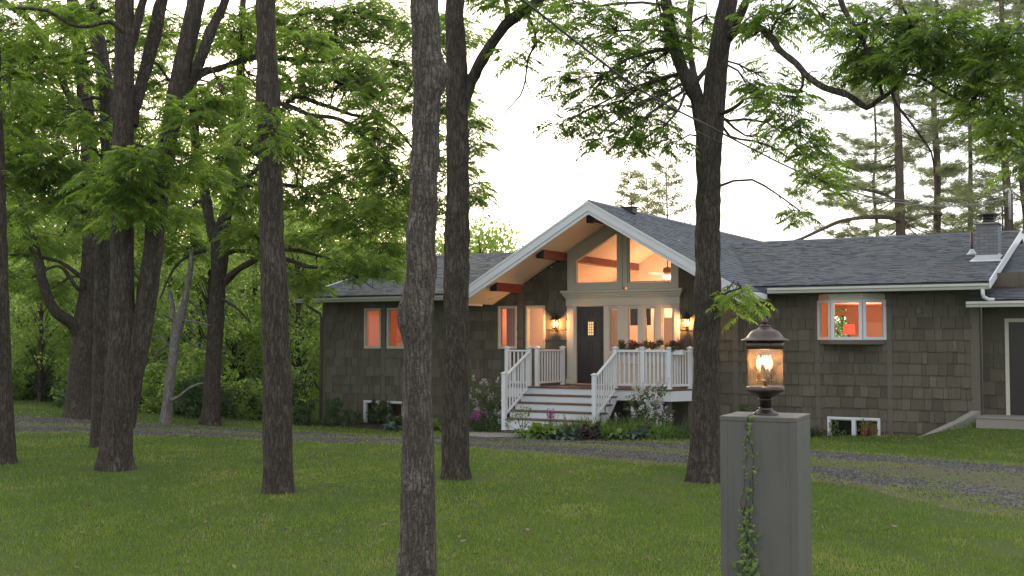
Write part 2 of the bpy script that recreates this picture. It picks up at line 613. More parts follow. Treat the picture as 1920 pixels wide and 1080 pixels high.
def mk_gravel():
    t = NT('blue_grey_gravel')
    v = t.coord()
    cell = t.n('ShaderNodeTexVoronoi'); cell.inputs['Scale'].default_value = 30
    t.l(v, cell.inputs['Vector'])
    sep = t.n('ShaderNodeSeparateColor'); t.l(cell.outputs['Color'], sep.inputs[0])
    c = t.ramp(sep.outputs[0], [(0, (.032, .029, .028)), (.5, (.058, .054, .052)), (.85, (.105, .10, .096)), (1, (.2, .19, .18))])
    big = t.noise(v, 1.4, 5, .65)
    band = t.ramp(t.attr(), [(0, 1), (.22, .9), (.36, .15), (.70, .0), (.86, .5), (1, 1)])
    nz = t.math('ADD', t.math('MULTIPLY', t.noise(v, 3.2, 6, .7), 1.5), -.75)
    veg = t.ramp(t.math('ADD', band, nz), [(.35, 0), (.62, 1)])
    dirt = t.mix(t.noise(v, 9, 4), (.06, .075, .022), (.115, .095, .055))
    c = t.mix(t.ramp(big, [(.5, 0), (.66, .55)]), c, (.13, .115, .08))
    c = t.mix(t.math('MULTIPLY', veg, .85), c, dirt)
    return t.pbr(c, .9, t.bump(cell.outputs['Distance'], -.8, .03), spec=.2)


M['gravel'] = mk_gravel()


def mk_stone():
    t = NT('gravel_stone')
    c = t.ramp(t.attr(), [(0, (.035, .032, .032)), (.6, (.07, .066, .064)), (1, (.18, .17, .16))])
    return t.pbr(c, .85)


M['stone'] = mk_stone()


def mk_soil():
    t = NT('bark_mulch_soil')
    v = t.coord()
    n = t.noise(v, 22, 5, .7)
    return t.pbr(t.ramp(n, [(.3, (.018, .012, .009)), (.7, (.07, .048, .034))]), .95, t.bump(n, .8, .03), spec=.1)


M['soil'] = mk_soil()


def mk_stripedrape():
    t = NT('terracotta_striped_drape')
    w = t.n('ShaderNodeTexWave'); w.inputs['Scale'].default_value = 2.2; w.inputs['Distortion'].default_value = 1.5
    t.l(t.coord((1, 1, .03)), w.inputs['Vector'])
    c = t.ramp(w.outputs['Fac'], [(.2, (.42, .15, .08)), (.6, (.62, .27, .15)), (.9, (.33, .12, .07))])
    return t.pbr(c, .9)


M['drape'] = mk_stripedrape()

# ------------------------------------------------------------------ ground
def make_ground():
    xs = np.concatenate([np.linspace(-600, -45, 10)[:-1], np.arange(-45, 45.01, .4), np.linspace(45, 600, 10)[1:]])
    ys = np.concatenate([np.linspace(-60, -4, 5)[:-1], np.arange(-4, 62.01, .4), np.linspace(62, 1200, 12)[1:]])
    X, Y = np.meshgrid(xs, ys)
    Z = gz(X, Y)
    V = np.stack([X, Y, Z], -1).reshape(-1, 3)
    nx, ny = len(xs), len(ys)
    i, j = np.meshgrid(np.arange(nx - 1), np.arange(ny - 1))
    b = (j * nx + i).ravel()
    F = np.stack([b, b + 1, b + 1 + nx, b + nx], -1)
    tag(np_obj('ground', V, F, M['ground'], smooth=True), kind='structure')


make_ground()

# gravel drive: centre line from the photograph's two wheel tracks, half width grows where it turns off at the right
DR = [(-330, 791, 1.6), (27, 797, 1.6), (250, 806, 1.65), (493, 815, 1.7), (600, 821, 1.7), (780, 826, 1.75), (950, 831, 1.8),
      (1280, 850, 1.9), (1550, 869, 2.0), (1740, 886, 2.3), (1920, 905, 2.7), (2250, 945, 3.0), (2900, 1010, 3.2)]
DRP = np.array([[*ground_at(p[0], p[1])[:2], p[2]] for p in DR])


def resample(P, step):
    P = np.asarray(P, float)
    d = np.r_[0, np.cumsum(np.linalg.norm(np.diff(P[:, :2], axis=0), axis=1))]
    s = np.arange(0, d[-1], step)
    return np.stack([np.interp(s, d, P[:, k]) for k in range(P.shape[1])], -1)


DRF = resample(DRP, .4)
for _ in range(8):
    DRF[1:-1] = (DRF[:-2] + 2 * DRF[1:-1] + DRF[2:]) / 4


def drive_pos(x, y):
    """signed offset across the drive divided by its half width, per point"""
    x = np.asarray(x); y = np.asarray(y)
    out = np.full(x.shape, 9.0)
    tan = np.gradient(DRF[:, :2], axis=0)
    tan /= np.linalg.norm(tan, axis=1)[:, None]
    for s in range(0, len(x), 20000):
        dx = x[s:s + 20000, None] - DRF[None, :, 0]; dy = y[s:s + 20000, None] - DRF[None, :, 1]
        k = np.argmin(dx * dx + dy * dy, axis=1)
        r = np.arange(len(k))
        side = dx[r, k] * -tan[k, 1] + dy[r, k] * tan[k, 0]
        dist = np.sqrt(dx[r, k] ** 2 + dy[r, k] ** 2)
        out[s:s + 20000] = np.sign(side) * dist / DRF[k, 2]
    return out


def make_drive():
    tan = np.gradient(DRF[:, :2], axis=0)
    tan /= np.linalg.norm(tan, axis=1)[:, None]
    nrm = np.stack([-tan[:, 1], tan[:, 0]], -1)
    cs = np.linspace(-1, 1, 25)
    rows = []
    for q, c in enumerate(cs):
        w = DRF[:, 2] * c
        if q in (0, len(cs) - 1):
            w = w + .28 * (2 * np.interp(np.arange(len(w)), np.arange(0, len(w), 3), RS.uniform(size=len(np.arange(0, len(w), 3)))) - 1) + RS.uniform(-.1, .1, len(w))
        P = DRF[:, :2] + nrm * w[:, None]
        z = gz(P[:, 0], P[:, 1]) + .014 - .012 * abs(c) ** 6
        rows.append(np.c_[P, z])
    V = np.stack(rows, 1).reshape(-1, 3)
    n, m = len(DRF), len(cs)
    i, j = np.meshgrid(np.arange(n - 1), np.arange(m - 1), indexing='ij')
    b = (i * m + j).ravel()
    F = np.stack([b, b + m, b + m + 1, b + 1], -1)
    fc = np.abs((cs[:-1] + cs[1:]) / 2)
    tag(np_obj('gravel_drive', V, F, M['gravel'], smooth=True, tone=np.tile(fc, n - 1)), kind='structure')


make_drive()


def ground_patch(name, pts_px, mat, lift, step=.3, world=None):
    P = [ground_at(x, y)[:2] for x, y in pts_px] if world is None else world
    mb = MB()
    c = np.mean(np.array([list(p) for p in P]), axis=0)
    rings = 6
    vs = []
    k = len(P)
    Pd = []
    for i in range(k):
        a, b = np.array(P[i]), np.array(P[(i + 1) % k])
        for s in range(5): Pd.append(a + (b - a) * s / 5)
    k = len(Pd)
    for r in range(rings + 1):
        for p in Pd:
            q = c + (p - c) * (r / rings)
            vs.append((q[0], q[1], float(gz(q[0], q[1])) + lift))
    fs = []
    for r in range(rings):
        for i in range(k):
            fs.append((r * k + i, (r + 1) * k + i, (r + 1) * k + (i + 1) % k, r * k + (i + 1) % k))
    mb.add(vs, fs)
    o = mb.build(name, mat)
    return tag(o, kind='structure'), [np.array(p) for p in P]


_, PATH = ground_patch('concrete_path', [(862, 806), (905, 800), (948, 795.5), (1012, 797), (1003, 809), (992, 820), (920, 822), (860, 818)], M['concrete_light'], .022)
_, BED = ground_patch('garden_bed', None, M['soil'], .018,
                      world=[hw(a, n, 0)[:2] for a, n in ((.35, 2.0), (-.75, 3.6), (-.55, 4.4), (.8, 4.7), (2.4, 4.2), (4.0, 3.2), (4.4, 1.6), (3.9, .1), (.5, .1))])
_, BED2 = ground_patch('garden_bed', None, M['soil'], .018,
                       world=[hw(a, n, 0)[:2] for a, n in ((-10.5, .1), (-10.6, 1.3), (-8.4, 1.7), (-5.5, 2.6), (-3.0, 2.5), (-2.2, 2.4), (-2.2, .1))])


def inpoly(x, y, P):
    ins = np.zeros(x.shape, bool)
    k = len(P)
    for i in range(k):
        x0, y0 = P[i][0], P[i][1]; x1, y1 = P[(i + 1) % k][0], P[(i + 1) % k][1]
        c = ((y0 > y) != (y1 > y)) & (x < (x1 - x0) * (y - y0) / (y1 - y0 + 1e-12) + x0)
        ins ^= c
    return ins


# ------------------------------------------------------------------ grass
def smooth_noise(x, y, seed, f):
    r = np.random.RandomState(seed)
    v = np.zeros(x.shape)
    for k in range(7):
        a = r.uniform(0, 2 * np.pi); ff = f * r.uniform(.6, 1.7); ph = r.uniform(0, 6.28)
        v += np.sin((x * np.cos(a) + y * np.sin(a)) * ff + ph)
    return v / 7


TREE_BASES = []          # filled with (x, y, r) before the grass is sown


def make_grass():
    xs, ys = [], []
    for (y0, y1, dens) in ((8.8, 11, 2000), (11, 13, 1550), (13, 16, 1100), (16, 20, 720), (20, 24, 430), (24, 29, 260), (29, 36, 130)):
        w = .56
        n = int((y1 - y0) * (y0 + y1) * w * dens * .85)
        yy = RS.uniform(y0, y1, n); xx = RS.uniform(-1, 1, n) * (w * yy + .3)
        xs.append(xx); ys.append(yy)
    x = np.concatenate(xs); y = np.concatenate(ys)
    d = drive_pos(x, y)
    patch = smooth_noise(x, y, 5, 2.2)
    keep = np.ones(len(x))
    ad = np.abs(d)
    e1 = vnoise(np.c_[x * 1.4, y * 1.4, np.zeros(len(x)) + 8]) - .5; e2 = vnoise(np.c_[x * 5, y * 5, np.zeros(len(x)) + 3]) - .5
    ragged = ad + .45 * e1 + .3 * e2 + np.where((x > 6) & (y < 20), .12, 0)
    keep = np.where(ragged < .95, .03 + .65 * sst(.74, .98, ad + .25 * e1), keep)
    mid = np.abs(d + .1 * smooth_noise(x, y, 3, 3)) < .3
    keep = np.where((ad < .95) & mid, .75 + .9 * e1 + .5 * e2, keep)
    keep = np.where((ad < .98) & (x > 5.5) & (y < 19), .14 + 1.5 * e1 + .8 * e2 + .95 * sst(.5, .88, ad + .3 * e1), keep)
    keep = np.where((ad >= .95) & (x > 4.8) & (y < 17.5) & (ad < 1.9), np.minimum(keep, .75 + 1.6 * e1 + .8 * e2), keep)
    q1 = vnoise(np.c_[x * 1.1, y * .9, np.zeros(len(x))]) * .6 + vnoise(np.c_[x * 3.7, y * 2.9, np.ones(len(x))]) * .4
    keep *= 1 - .6 * sst(.58, .74, q1)
    q0 = vnoise(np.c_[x * 3, y * 3, np.zeros(len(x)) + 4])
    for bx, by, br in TREE_BASES:
        q = np.hypot((x - bx) / 1.5, y - by) / br + .9 * (q0 - .5)
        keep *= np.clip((q - .95) / 1.7, .05, 1)
    a, n = to_house(x, y)
    inside = ((a > -10) & (a < 12) & (n < .12)) | ((a > 8.7) & (n < 1.08))
    deck = (a > -2.7) & (a < 2.45) & (n < 1.7) & (n > -1)
    steps = (a > -2.05) & (a < .6) & (n < 3.1) & (n > -1)
    keep = np.where(inside | deck | steps | inpoly(x, y, PATH) | inpoly(x, y, BED) | inpoly(x, y, BED2), 0, keep)
    ok = RS.uniform(size=len(x)) < keep
    x, y, ad, patch = x[ok], y[ok], ad[ok], patch[ok]
    # blades gather in small tufts
    n = len(x)
    far = np.clip((y - 9) / 20, 0, 1)
    tuft = 2 * vnoise(np.c_[x * 6, y * 5, np.zeros(n)]) - 1
    h = RS.uniform(.020, .050, n) * (1 + .38 * tuft) * (1 + .25 * far)
    h = np.where(RS.uniform(size=n) < .03, h * 1.7, h)
    h = np.where(ad < 1, h * .7, h)
    w = (.0035 + .010 * far) * RS.uniform(.7, 1.3, n)
    az = RS.uniform(0, 2 * np.pi, n)
    lean = RS.uniform(.1, .9, n) * h
    laz = RS.uniform(0, 2 * np.pi, n)
    z = gz(x, y) + np.where(ad < 1, .012, 0)
    V = np.zeros((n, 3, 3), np.float32)
    V[:, 0] = np.c_[x - np.cos(az) * w, y - np.sin(az) * w, z - .004]
    V[:, 1] = np.c_[x + np.cos(az) * w, y + np.sin(az) * w, z - .004]
    V[:, 2] = np.c_[x + np.cos(laz) * lean, y + np.sin(laz) * lean, z + h]
    F = np.arange(n * 3).reshape(n, 3)
    o_ = np.zeros(n)
    f1 = vnoise(np.c_[x * .35 + 7, y * .28, o_]); f2 = vnoise(np.c_[x * 1.3, y * .9 + 3, o_ + 2]); f3 = vnoise(np.c_[x * 4.5, y * 3 + 9, o_ + 5])
    dry = (f1 - .5) * .35 + (f2 - .5) * .38 + (f3 - .5) * .28
    tone = .33 + dry * .85 + RS.normal(0, .12, n) + .10 * np.clip((15 - y) / 5, 0, 1)
    tone = np.where((f2 * .55 + f3 * .45 > .70) & (RS.uniform(size=n) < .3), .9, tone)
    tone = np.where(RS.uniform(size=n) < .025, .95, tone)
    tone = np.where(ad < 1.1, tone + .25, tone)
    o = np_obj('lawn_grass', V.reshape(-1, 3), F, M['grass'], tone=np.clip(tone, 0, 1))
    tag(o, 'mown green lawn grass with dry patches around the trees', 'grass', kind='stuff')


def make_stones():
    n = 26000
    t = RS.uniform(0, len(DRF) - 1.01, n * 3)
    k = t.astype(int)
    P = DRF[k] + (DRF[k + 1] - DRF[k]) * (t - k)[:, None]
    tan = DRF[k + 1, :2] - DRF[k, :2]
    tan /= np.linalg.norm(tan, axis=1)[:, None]
    c = RS.uniform(-1, 1, len(t))
    x = P[:, 0] - tan[:, 1] * c * P[:, 2]; y = P[:, 1] + tan[:, 0] * c * P[:, 2]
    vis = (np.abs(x) < .53 * y + .5) & (y > 8)
    near = RS.uniform(size=len(t)) < np.where(np.abs(np.abs(c) - .55) < .3, 1, .3)
    ok = vis & near
    x, y = x[ok][:n], y[ok][:n]
    m = len(x)
    z = gz(x, y) + .014
    s = RS.uniform(.010, .024, m)
    base = np.array([[1, 0, 0], [0, 1, 0], [-1, 0, 0], [0, -1, 0], [0, 0, 1]], float)
    B = base[None] * (1 + RS.uniform(-.35, .35, (m, 5, 1)))
    a = RS.uniform(0, 6.28, m)
    R = np.stack([np.stack([np.cos(a), -np.sin(a)], -1), np.stack([np.sin(a), np.cos(a)], -1)], 1)
    B[:, :, :2] = np.einsum('nij,nkj->nki', R, B[:, :, :2])
    V = B * s[:, None, None] * np.array([1, 1, .8]) + np.stack([x, y, z], -1)[:, None]
    f = np.array([[0, 1, 4], [1, 2, 4], [2, 3, 4], [3, 0, 4]])
    F = (f[None] + 5 * np.arange(m)[:, None, None]).reshape(-1, 3)
    tone = np.repeat(np.clip(RS.normal(.5, .25, m), 0, 1), 4)
    tag(np_obj('gravel', V.reshape(-1, 3), F, M['stone'], tone=tone), 'loose grey gravel stones along the drive', 'gravel', kind='stuff')

# ------------------------------------------------------------------ house
def ext_a(mb, prof, a0, a1, tone=.5):
    """profile of (n,z) extruded along a"""
    k = len(prof)
    vs = [(a0, -n, z) for n, z in prof] + [(a1, -n, z) for n, z in prof]
    fs = [tuple(range(k)), tuple(range(2 * k - 1, k - 1, -1))]
    fs += [(i, i + k, (i + 1) % k + k, (i + 1) % k) for i in range(k)]
    mb.add(vs, fs, tone)


MB.ext_a = ext_a


def one(shape, *args, **kw):
    """a mesh builder holding one shape"""
    mb = MB(); getattr(mb, shape)(*args, **kw); return mb


def hthing(name, label, cat, base, group=None):
    """a thing fixed to or standing by the house: empty at base (a,n,z), turned like the house; returns (empty, org)"""
    a, n, z = base
    e = thing(name, label, cat, hw(a, n, z), -TH, group)
    return e, (a, -n, z)


house = thing('house', 'long single storey house with olive cedar shake walls, grey shingle roof and glazed front gable', 'house', hw(0, 0, 0), -TH)

GP, GS, GE = 5.55, .58, 3.95       # gable ridge height, slope, half width at the eave
RZ, RN, EN, EZ = 5.0, -5.7, .64, 3.40
MS = (RZ - EZ) / (EN - RN)
VA = (GP - RZ) / GS                # where the valleys meet the main ridge
VB = (GP - EZ) / GS
OPEN = [(-8.37, -7.76, 1.86, 3.05), (-7.54, -6.94, 1.86, 3.05), (-3.76, -3.16, 1.87, 3.05), (-2.88, -2.28, 1.88, 3.05),
        (-1.63, 1.58, .90, 6.0), (-8.37, -7.78, -.42, .33), (-7.52, -6.94, -.42, .33), (-3.76, -3.16, -.38, .33),
        (5.29, 6.51, -.24, .31), (5.08, 6.66, 2.10, 3.06)]
WA0, WA1 = -9.92, 8.66


def ztop(a):
    g = GP - .16 - GS * abs(a)
    return max(3.38, g)


def shakes(mb, a0, a1, z0, n0, opens, topf, expo=.265, side=None):
    """courses of split cedar shakes; side=(a,sgn) lays them on a wall along n instead"""
    r = random.Random(5)
    z = z0
    while z < 6:
        rows = sorted({z, z + expo} | {e for o in opens for e in (o[2], o[3]) if z + .01 < e < z + expo - .01})
        cuts = [a0]
        while cuts[-1] < a1:
            cuts.append(cuts[-1] + r.choice((.11, .15, .18, .22, .26, .30, .36)) * r.uniform(.9, 1.1))
        cuts[-1] = a1
        jit = [r.uniform(-.012, .012) if r.random() < .8 else r.uniform(-.02, .02) for _ in cuts]
        tn = [min(1, max(.08, r.gauss(.5, .24))) for _ in cuts]
        th = [r.uniform(.028, .044) for _ in cuts]
        for bi in range(len(rows) - 1):
            b0, b1 = rows[bi], rows[bi + 1]
            last = bi == len(rows) - 2
            for i in range(len(cuts) - 1):
                segs = [(cuts[i], cuts[i + 1])]
                for o in opens:
                    if o[2] < b1 - .005 and o[3] > b0 + .005:
                        ns = []
                        for s in segs:
                            if o[1] <= s[0] or o[0] >= s[1]: ns.append(s); continue
                            if s[0] < o[0]: ns.append((s[0], o[0]))
                            if s[1] > o[1]: ns.append((o[1], s[1]))
                        segs = ns
                for s0, s1 in segs:
                    if s1 - s0 < .012: continue
                    zt = min(topf(s0), topf(s1)) if topf else 9
                    c0 = b0 + (jit[i] if bi == 0 else 0)
                    c1 = b1 + (.03 if last else 0)
                    if c0 > zt - .02: continue
                    c1 = min(c1, zt)
                    t0 = th[i] * (1 - (b0 - z) / expo * .7); t1 = th[i] * .25 if last else th[i] * (1 - (b1 - z) / expo * .7)
                    g = .0035
                    p0, p1 = s0 + g, s1 - g
                    sk = r.uniform(-.006, .006)
                    vs = [(p0, -(n0 + t0), c0), (p1, -(n0 + t0), c0 + sk), (p1, -(n0 + t1), c1), (p0, -(n0 + t1), c1),
                          (p0, -n0, c0), (p1, -n0, c0 + sk), (p1, -n0, c1), (p0, -n0, c1)]
                    if side:
                        vs = [(side[0] + side[1] * -v[1], v[0], v[2]) for v in vs]
                    mb.add(vs, [(0, 1, 2, 3)], tn[i]); mb.add(vs, [(4, 5, 1, 0), (4, 0, 3, 7), (5, 6, 2, 1)], 0.0)  # near-black butts and sides: course shadow put into the colour, over dark end grain
        z += expo
        if topf is None and z > 3.3: break
        if topf and z > max(topf(a0), topf(a1), topf(0) if a0 < 0 < a1 else 0): break


def sheathing(mb, a0, a1, z0, n0, n1, opens, topf):
    es = sorted({a0, a1} | {x for o in opens for x in o[:2]} | set(np.arange(-3.9, 3.91, .26)))
    es = [e for e in es if a0 <= e <= a1]
    for i in range(len(es) - 1):
        p, q = es[i], es[i + 1]
        if q - p < 1e-4: continue
        m = (p + q) / 2
        cuts = [z0]
        for o in sorted([o for o in opens if o[0] < m < o[1]], key=lambda o: o[2]):
            cuts += [o[2], o[3]]
        zt = min(topf(p), topf(q))
        for k in range(0, len(cuts), 2):
            lo = cuts[k]; hi = cuts[k + 1] if k + 1 < len(cuts) else zt
            hi = min(hi, zt)
            if hi - lo > .01: mb.box(p, q, n0, n1, lo, hi)


mb = MB(); sheathing(mb, WA0, WA1, -.9, -.16, -.004, OPEN, ztop)
mb.box(WA0, WA0 + .12, -11.88, -.16, -.9, 3.4); mb.box(WA1 - .12, WA1, -11.88, -.16, -.9, 3.4)
for s in (WA0, WA1 - .12):
    mb.add(
        [(s, 11.9, 3.36), (s + .12, 11.9, 3.36), (s + .12, .1, 3.36), (s, .1, 3.36), (s, -RN, 4.86), (s + .12, -RN, 4.86)],
        [(0, 3, 4), (1, 5, 2), (0, 4, 5, 1), (3, 2, 5, 4), (0, 1, 2, 3)])
wall = mb.build('wall', M['brownpost'], house)
mb = MB(); shakes(mb, WA0 + .1, WA1 - .12, -.80, 0, OPEN, ztop)
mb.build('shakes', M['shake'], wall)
mb = MB(); shakes(mb, .02, 3.0, 3.0, 0, [], lambda q: EZ + (EN + q) * (RZ - EZ) / (EN - RN) - .2, side=(WA1, 1))
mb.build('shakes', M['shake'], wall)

# trim boards on the shake wall
for a0, a1, z0, z1 in ((WA0 - .03, WA0 + .1, -.9, 3.36), (-7.74, -7.60, -.9, 3.36), (-3.13, -2.97, -.4, 3.55), (2.98, 3.12, -.4, 3.52), (5.02, 5.14, -.6, 2.1),
                       (6.68, 6.80, -.6, 3.30), (5.02, 5.08, 2.1, 3.3), (8.50, 8.69, -.6, 3.36)):
    one('box', a0, a1, -.003, .036, z0, z1).build('trim_board', M['brownpost'], house, bevel=.004)
one('box', 7.36, 7.47, .0, .09, 2.72, 2.86).build('wall_vent', M['brownpost'], house, bevel=.008)

# ---- roofs
def interval(poly, v):
    us = []
    k = len(poly)
    for i in range(k):
        (u0, v0), (u1, v1) = poly[i], poly[(i + 1) % k]
        if abs(v1 - v0) < 1e-9:
            if abs(v - v0) < 1e-9: us += [u0, u1]
            continue
        s = (v - v0) / (v1 - v0)
        if -1e-9 <= s <= 1 + 1e-9: us.append(u0 + s * (u1 - u0))
    return (min(us), max(us)) if us else None


def tabs(mb, org, U, V, poly, expo=.122, seed=1):
    r = random.Random(seed)
    U, V = Vector(U), Vector(V)
    W = U.cross(V)
    if W.z < 0: W = -W
    org = Vector(org)
    vmax = max(p[1] for p in poly); v = min(p[1] for p in poly)
    P = lambda u, v_, h: (lambda q: (q.x, -q.y, q.z))(org + U * u + V * v_ + W * h)
    while v < vmax - .01:
        v1 = min(v + expo, vmax - 1e-6)
        A, B = interval(poly, v + 1e-6), interval(poly, v1)
        if A and B:
            lo, hi = min(A[0], B[0]), max(A[1], B[1])
            u = lo - r.uniform(0, .2)
            band = r.uniform(-.07, .07)
            while u < hi:
                w = r.choice((.10, .14, .17, .2, .26))
                q = min(u + w, hi)
                l0, l1 = min(max(u, A[0]), A[1]), min(max(q, A[0]), A[1])
                t0, t1 = min(max(u, B[0]), B[1]), min(max(q, B[0]), B[1])
                if (l1 - l0) + (t1 - t0) > .01:
                    h = r.choice((.009, .010, .012, .016)) + r.uniform(0, .003)
                    dv = r.uniform(-.004, .004)
                    tn = min(1, max(.06, r.gauss(.5 + band * .4, .10)))
                    mb.add([P(l0, v + dv, h), P(l1, v + dv, h), P(t1, v1 + .012, .003), P(t0, v1 + .012, .003), P(l0, v + dv, -.002), P(l1, v + dv, -.002)],
                           [(0, 1, 2, 3)], tn)
                    mb.add(mb.v[-6:], [(4, 5, 1, 0), (4, 0, 3), (5, 2, 1)], 0.0)  # tab edges near-black: the shadow line under each course is painted in
                u = q
        v += expo


cm, sm_ = math.cos(math.atan(MS)), math.sin(math.atan(MS))
cg, sg = math.cos(math.atan(GS)), math.sin(math.atan(GS))
VT = (EN - RN) / cm
GT = GE / cg
RA0, RA1 = -10.42, 9.0
REAR = 2 * RN - EN
mb = MB()
th = .16
mb.plate([(RA0, EN, EZ - .02), (-VB, EN, EZ - .02), (-VA, RN, RZ - .02), (RA0, RN, RZ - .02)], th)
mb.plate([(VB, EN, EZ - .02), (RA1, EN, EZ - .02), (RA1, RN, RZ - .02), (VA, RN, RZ - .02)], th)
mb.plate([(RA0, RN, RZ - .02), (RA1, RN, RZ - .02), (RA1, REAR, EZ - .02), (RA0, REAR, EZ - .02)][::-1], th)
tabs(mb, (0, EN + .02, EZ), (1, 0, 0), (0, -cm, sm_), [(RA0 - .02, 0), (-VB, 0), (-VA, VT), (RA0 - .02, VT)], seed=2)
tabs(mb, (0, EN + .02, EZ), (1, 0, 0), (0, -cm, sm_), [(VB, 0), (RA1 + .02, 0), (RA1 + .02, VT), (VA, VT)], seed=3)
u = RA0
while u < RA1:
    if not (-VA < u + .1 < VA):
        mb.ext_a([(RN + .15, RZ - .03), (RN, RZ + .032), (RN - .15, RZ - .03), (RN - .15, RZ - .045), (RN + .15, RZ - .045)], u, u + .29, rnd.uniform(.2, .7))
    u += .295
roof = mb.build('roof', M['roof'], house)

GN1 = 2.03
mb = MB()
for s in (-1, 1):
    top = [(0, GN1, GP - .02), (s * GE, GN1, GP - GS * GE - .02), (s * GE, EN - .05, GP - GS * GE - .02), (s * VB, EN - .05, EZ - .02), (s * VA, RN, RZ - .02), (0, RN, GP - .02)]
    bk = [(0, RN, GP - .02), (s * VA, RN, RZ - .02), (s * VB, REAR, EZ - .02), (0, REAR - 1.5, GP - .02)]
    mb.plate(top, .10); mb.plate(bk, .10)
    vb = lambda a: (GE - a) / cg
    tabs(mb, (s * GE, 0, GP - GS * GE), (0, 1, 0), (-s * cg, 0, sg), [(GN1 + .02, 0), (GN1 + .02, GT), (RN, GT), (RN, vb(VA)), (EN - .04, vb(VB)), (EN - .04, 0)], seed=5 + s)
    tabs(mb, (s * GE, 0, GP - GS * GE), (0, 1, 0), (-s * cg, 0, sg), [(RN, GT), (RN, vb(VA)), (REAR, vb(VB)), (REAR - 1.5, GT)], seed=8 + s)
n = GN1
while n > REAR - 1.5:
    mb.prism([(-.15, GP - .065), (0, GP + .028), (.15, GP - .065), (.15, GP - .085), (-.15, GP - .085)], n, n - .29, rnd.uniform(.2, .7))
    n -= .295
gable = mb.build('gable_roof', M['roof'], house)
for s in (-1, 1):
    mb = MB()   # two stepped rake boards
    e = GE + .02
    f = lambda a, d: (s * a, GP - GS * a + d)
    mb.prism([f(0, -.012), f(e, -.012), f(e, -.245), f(0, -.245)], GN1 - .015, GN1 + .03)
    mb.prism([f(0, -.245), f(e - .02, -.245), f(e - .02, -.335), f(0, -.335)], GN1 - .05, GN1 + .005)
    mb.prism([f(0, .0), f(e, .0), f(e, -.06), f(0, -.06)], GN1 + .03, GN1 + .045)
    mb.build('fascia', M['white'], gable)
    mb = MB()
    mb.plate([(0, GN1 - .05, GP - .15), (s * (GE - .01), GN1 - .05, GP - .15 - GS * GE), (s * (GE - .01), .0, GP - .15 - GS * GE), (0, .0, GP - .15)], .02)
    mb.build('soffit', M['soffit'], gable)
    mb = MB()
    ea = s * GE
    mb.box(min(ea, ea + s * .03), max(ea, ea + s * .03), EN - .1, GN1 + .02, GP - GS * GE - .22, GP - GS * GE - .02)
    mb.box(min(ea, ea + s * .12), max(ea, ea + s * .12), EN + .05, GN1 + .02, GP - GS * GE - .17, GP - GS * GE - .05)
    mb.build('fascia', M['white'], gable)
for a, zt, nf in ((-.08, GP - .19, 1.75), (-1.70, 4.56, 1.38), (-3.10, 3.74, 1.38), (1.70, 4.56, 1.38), (3.10, 3.74, 1.38)):
    zb = zt - .33
    w = .2
    lo = [min(zt, GP - .175 - GS * abs(a + d)) for d in (-w / 2, w / 2)]
    mb = MB(); mb.prism([(a - w / 2, zb), (a + w / 2, zb), (a + w / 2, lo[1]), (a - w / 2, lo[0])], -.02 if abs(a) > 2 else -4.75, nf)
    mb.build('beam', M['beam'], gable, bevel=.006)
    one('prism', [(a - w / 2 - .004, zb - .004), (a + w / 2 + .004, zb - .004), (a + w / 2 + .004, lo[1]), (a - w / 2 - .004, lo[0])], nf - .002, nf + .02).build('beam_end_cap', M['dark'], gable)

# roof vent on the gable ridge
mb = MB(); mb.box(-.26, .30, -.28, .02, GP - .12, GP + .03); mb.box(-.32, .36, -.33, .07, GP + .03, GP + .045)
mb.build('ridge_vent', M['iron'], gable, bevel=.008)

# gutters, fascias, eave soffits
def gutter(a0, a1, n, z, name='gutter', par=house):
    mb = MB()
    mb.ext_a([(n, z), (n + .085, z), (n + .10, z + .05), (n + .125, z + .075), (n + .125, z + .125), (n + .115, z + .125), (n + .113, z + .08),
              (n + .09, z + .055), (n + .078, z + .008), (n + .008, z + .008), (n + .008, z + .13), (n, z + .13)], a0, a1)
    mb.box(a0 - .004, a0, n, n + .125, z, z + .125); mb.box(a1, a1 + .004, n, n + .125, z, z + .125)
    a = a0 + .3
    while a < a1:
        mb.box(a - .012, a + .012, n + .01, n + .12, z + .118, z + .128); a += .78
    return mb.build(name, M['gutter'], par)


gutter(-10.44, -GE - .14, EN - .02, 3.225); gutter(GE + .14, 8.99, EN - .02, 3.225)
for a0, a1 in ((RA0, -VB), (VB, RA1)):
    mb = MB(); mb.box(a0, a1, EN - .055, EN - .022, 3.21, 3.385); mb.box(a0, a1, 0.0, EN - .056, 3.235, 3.25)
    mb.build('eave_board', M['brownpost'], house)
for a, w in ((RA1, .03), (RA0 - .03, .03)):
    mb = MB()
    vs = []
    for aa in (a, a + w):
        vs += [(aa, -EN - .12, EZ - .02 - .14), (aa, -EN - .12, EZ + .02), (aa, -RN, RZ + .035), (aa, -RN, RZ - .19)]
    mb.add(vs, [(0, 1, 2, 3), (7, 6, 5, 4), (0, 4, 5, 1), (1, 5, 6, 2), (2, 6, 7, 3), (3, 7, 4, 0)])
    vs = [(x, -2 * RN - y if k in (0, 1) or True else y, z) for k, (x, y, z) in enumerate(vs)]
    mb.add(vs, [(0, 3, 2, 1), (4, 5, 6, 7), (0, 1, 5, 4), (1, 2, 6, 5), (2, 3, 7, 6), (3, 0, 4, 7)])
    mb.build('rake_board', M['white'], house)
